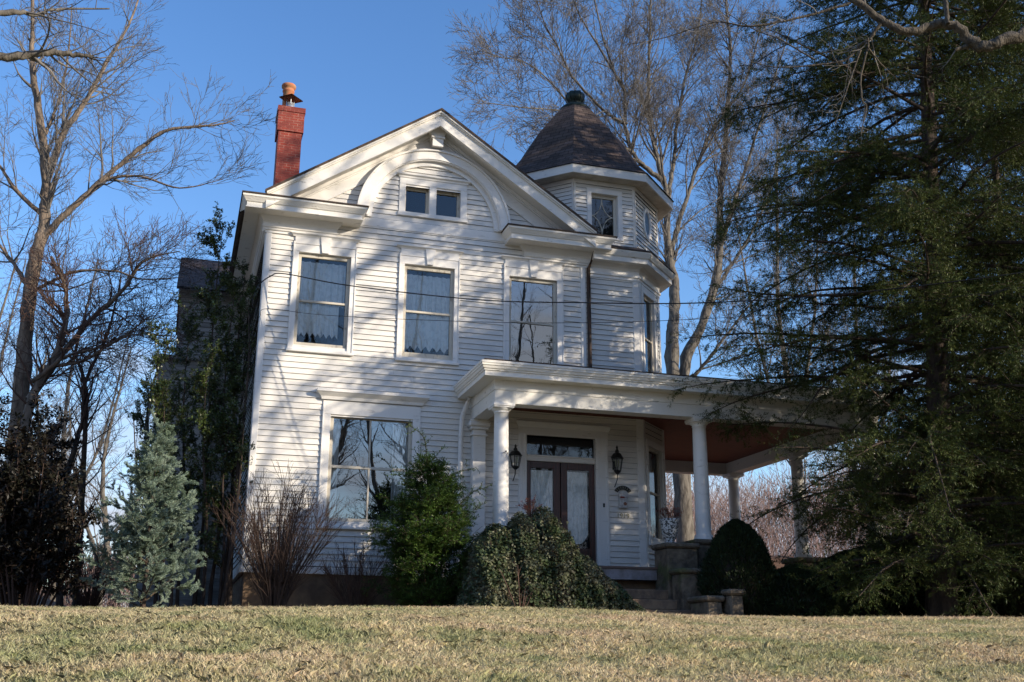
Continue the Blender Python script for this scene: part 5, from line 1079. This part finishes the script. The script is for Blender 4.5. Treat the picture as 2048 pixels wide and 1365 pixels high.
# rounded clipped evergreen right of the steps
def dome(name, cx, cy, zb, prof, n, label, m, lf, seed, cat='shrub', group=None):
    rg = np.random.default_rng(seed); r_ = root(name, (cx, cy, zb), label, cat, group)
    zs = np.array([p[0] for p in prof]); rs = np.array([p[1] for p in prof])
    mb = MB(); mb.lathe(cx, -cy, [(max(.01, r*.86), z) for z, r in prof], 20); mb.build('inner_twigs', M['twig_dark'], r_)
    z = zs[0]+(zs[-1]-zs[0])*rg.random(n); r = np.interp(z, zs, rs); a = rg.random(n)*6.283
    lump = 1+.07*np.sin(a*5+z*6)+.05*np.sin(a*11+z*13)+.05*rg.normal(size=n)
    C = np.stack([cx+r*lump*np.cos(a), cy+r*lump*np.sin(a), z], 1); o_ = np.stack([np.cos(a), np.sin(a), .5+0*a], 1)
    dd = unit(o_+np.array([0, 0, .8])+rg.normal(size=C.shape)*.5); nn = unit(rg.normal(size=C.shape)+o_*.4)
    leaves('foliage', C, dd, nn, lf[0]*(.6+.8*rg.random(n)), lf[1], [M[m]], r_); return r_
dome('rounded_evergreen', 10.80, -3.35, 2.15, [(2.2, .55), (2.6, .72), (3.1, .72), (3.5, .60), (3.85, .44), (4.12, .24), (4.25, .05)], 34000, 'dark rounded evergreen clipped to a cone right of the stone steps', 'cone', (.07, .022), 101)
for i, (cx, cy, h, r, lab) in enumerate(((11.9, -3.7, 1.15, .95, 'low dark evergreen between the clipped cone and the hemlock trunk'), (13.3, -3.5, 1.5, .95, 'dark evergreen hump just left of the hemlock trunk'), (15.3, -3.6, 1.6, 1.05, 'dark evergreen hump just right of the hemlock trunk'), (17.4, -3.6, 1.9, 1.2, 'dark evergreen hump near the right edge of the picture'), (19.6, -5.0, 2.2, 1.2, 'tallest dark evergreen hump, at the right edge of the picture'))):
    z0 = 2.2; dome('dark_evergreen', cx, cy, z0, [(z0, r*.8), (z0+h*.3, r), (z0+h*.65, r*.8), (z0+h*.9, r*.42), (z0+h, .06)], 22000, lab, 'cone', (.085, .028), 110+i, group='evergreens under the hemlock')
def sprigs(x, y, z, sp, h, n, seed, label):
    rg = np.random.default_rng(seed); st_ = []
    for k in range(n):
        a = rg.random()*6.283; q = math.sqrt(rg.random()); dx, dy = sp*q*math.cos(a), sp*q*math.sin(a)*.7; hh = h*(1-.5*q)*(.6+.5*rg.random()); st_.append([(x+dx*.2, y+dy*.2, z), (x+dx*.6, y+dy*.6, z+hh*.7), (x+dx, y+dy, z+hh)])
    shoots('red_sprigs', (x, y, z), label, 'plant', st_, [dict(per_m=22, ang=42, len=.10, rr=.7, steps=2, rmin=.002, tmin=.1)], seed, 'redleaf', (60, .035, .012), 'twig_red', .005, 'red potted sprigs', lvmin=1, r1=.002)
sprigs(9.92, -2.1, 4.34, .36, .42, 34, 121, 'red sprigs growing in the white urn')
sprigs(6.80, -2.3, 4.28, .36, .42, 34, 122, 'red sprigs poking out of the top of the ivy')

# ------------------------------------------------------------------ cables to the house
def cable(name, pts, r, label):
    P = catmull(pts, 8); mb = MB(); mb.tube([(p[0], -p[1], p[2]) for p in P], r, 5); o = mb.build(name, M['cable'], None, loc=tuple(pts[0])); tag(o, label, 'cable', 'service cables'); return o
cable('service_cable', [(1.18, .3, 8.95), (1.12, .1, 9.0), (1.22, -.05, 9.35), (1.45, -.2, 9.55), (1.75, -.38, 9.58), (3.05, -1.3, 9.14), (5.41, -2.96, 8.54), (7.21, -4.23, 8.26), (9.09, -5.55, 8.03), (11.31, -7.11, 7.95), (13.69, -8.78, 8.04), (17, -11.1, 8.3), (26, -17.4, 9.6)], .013, 'thick black cable looping from the house corner across the upper windows')
cable('service_cable', [(1.25, .05, 8.60), (1.30, -.06, 8.66), (1.45, -.18, 8.81), (2.71, -1.06, 8.51), (5.45, -2.99, 8.06), (7.21, -4.22, 7.85), (8.9, -5.42, 7.72), (11.29, -7.09, 7.65), (13.66, -8.76, 7.77), (17, -11.1, 8.1), (26, -17.4, 9.2)], .006, 'thin wire running below the thick cable across the upper windows')

# ------------------------------------------------------------------ far off
rg = np.random.default_rng(77)
n = 230000
xx = -70+220*rg.random(n); yy = 45+45*rg.random(n)
top = 6.5+2.2*np.sin(xx*.11)+1.4*np.sin(xx*.37+1)+1.0*np.sin(xx*.9)+np.where(xx > 8, 8.5, 0)
zz = 2+top*rg.random(n)**.75
dv = unit(np.stack([rg.normal(size=n)*.5, rg.normal(size=n)*.5, np.abs(rg.normal(size=n))+.5], 1)); L = .5+1.3*rg.random(n)
A = np.stack([xx, yy, zz], 1); B = A+dv*L[:, None]; v, f = tubes(A, B, np.full(n, .018)+.012*rg.random(n), np.full(n, .008), 3)
o = mesh_obj('woodland', v, f, [M['woods']]); tag(o, 'far reddish-brown leafless woods behind the house', 'woods', kind='stuff')
fh = root('far_house', (-3.6, 52, 2.2), 'small white far-off house seen low between the slim trees and the spruce', 'house')
mb = MB(); mb.o = (0, 52); mb.bbox(-6.0, -1.2, -5, 0, 2, 5.7); mb.build('wall', M['farwhite'], fh)
mb = MB(); mb.o = (0, 52); mb.prism([(-6.3, 5.7), (-.9, 5.7), (-.9, 5.85), (-3.6, 7.6), (-6.3, 5.85)], -5.2, .2); mb.build('roof', M['roofsh'], fh)
for u in (-5.3, -3.9, -2.4): mb = MB(); mb.o = (0, 52); mb.bbox(u, u+.8, .0, .03, 4.3, 5.4); mb.build('window', M['dark'], fh)

n = 170000  # twig mass added out of view behind the camera, darkens the porch
xx = -75+105*rg.random(n); yy = -58-22*rg.random(n); top = 9.5+2*np.sin(xx*.13)+1.2*np.sin(xx*.41); zz = top*rg.random(n)**.8
dv = unit(np.stack([rg.normal(size=n)*.6, rg.normal(size=n)*.6, np.abs(rg.normal(size=n))+.4], 1)); A = np.stack([xx, yy, zz], 1); B = A+dv*(.5+1.5*rg.random(n))[:, None]
v, f = tubes(A, B, .035+.04*rg.random(n), np.full(n, .02), 3)
o = mesh_obj('woodland', v, f, [M['woods']]); tag(o, 'leafless woods added out of view behind the camera to block low sky light', 'woods', kind='stuff')
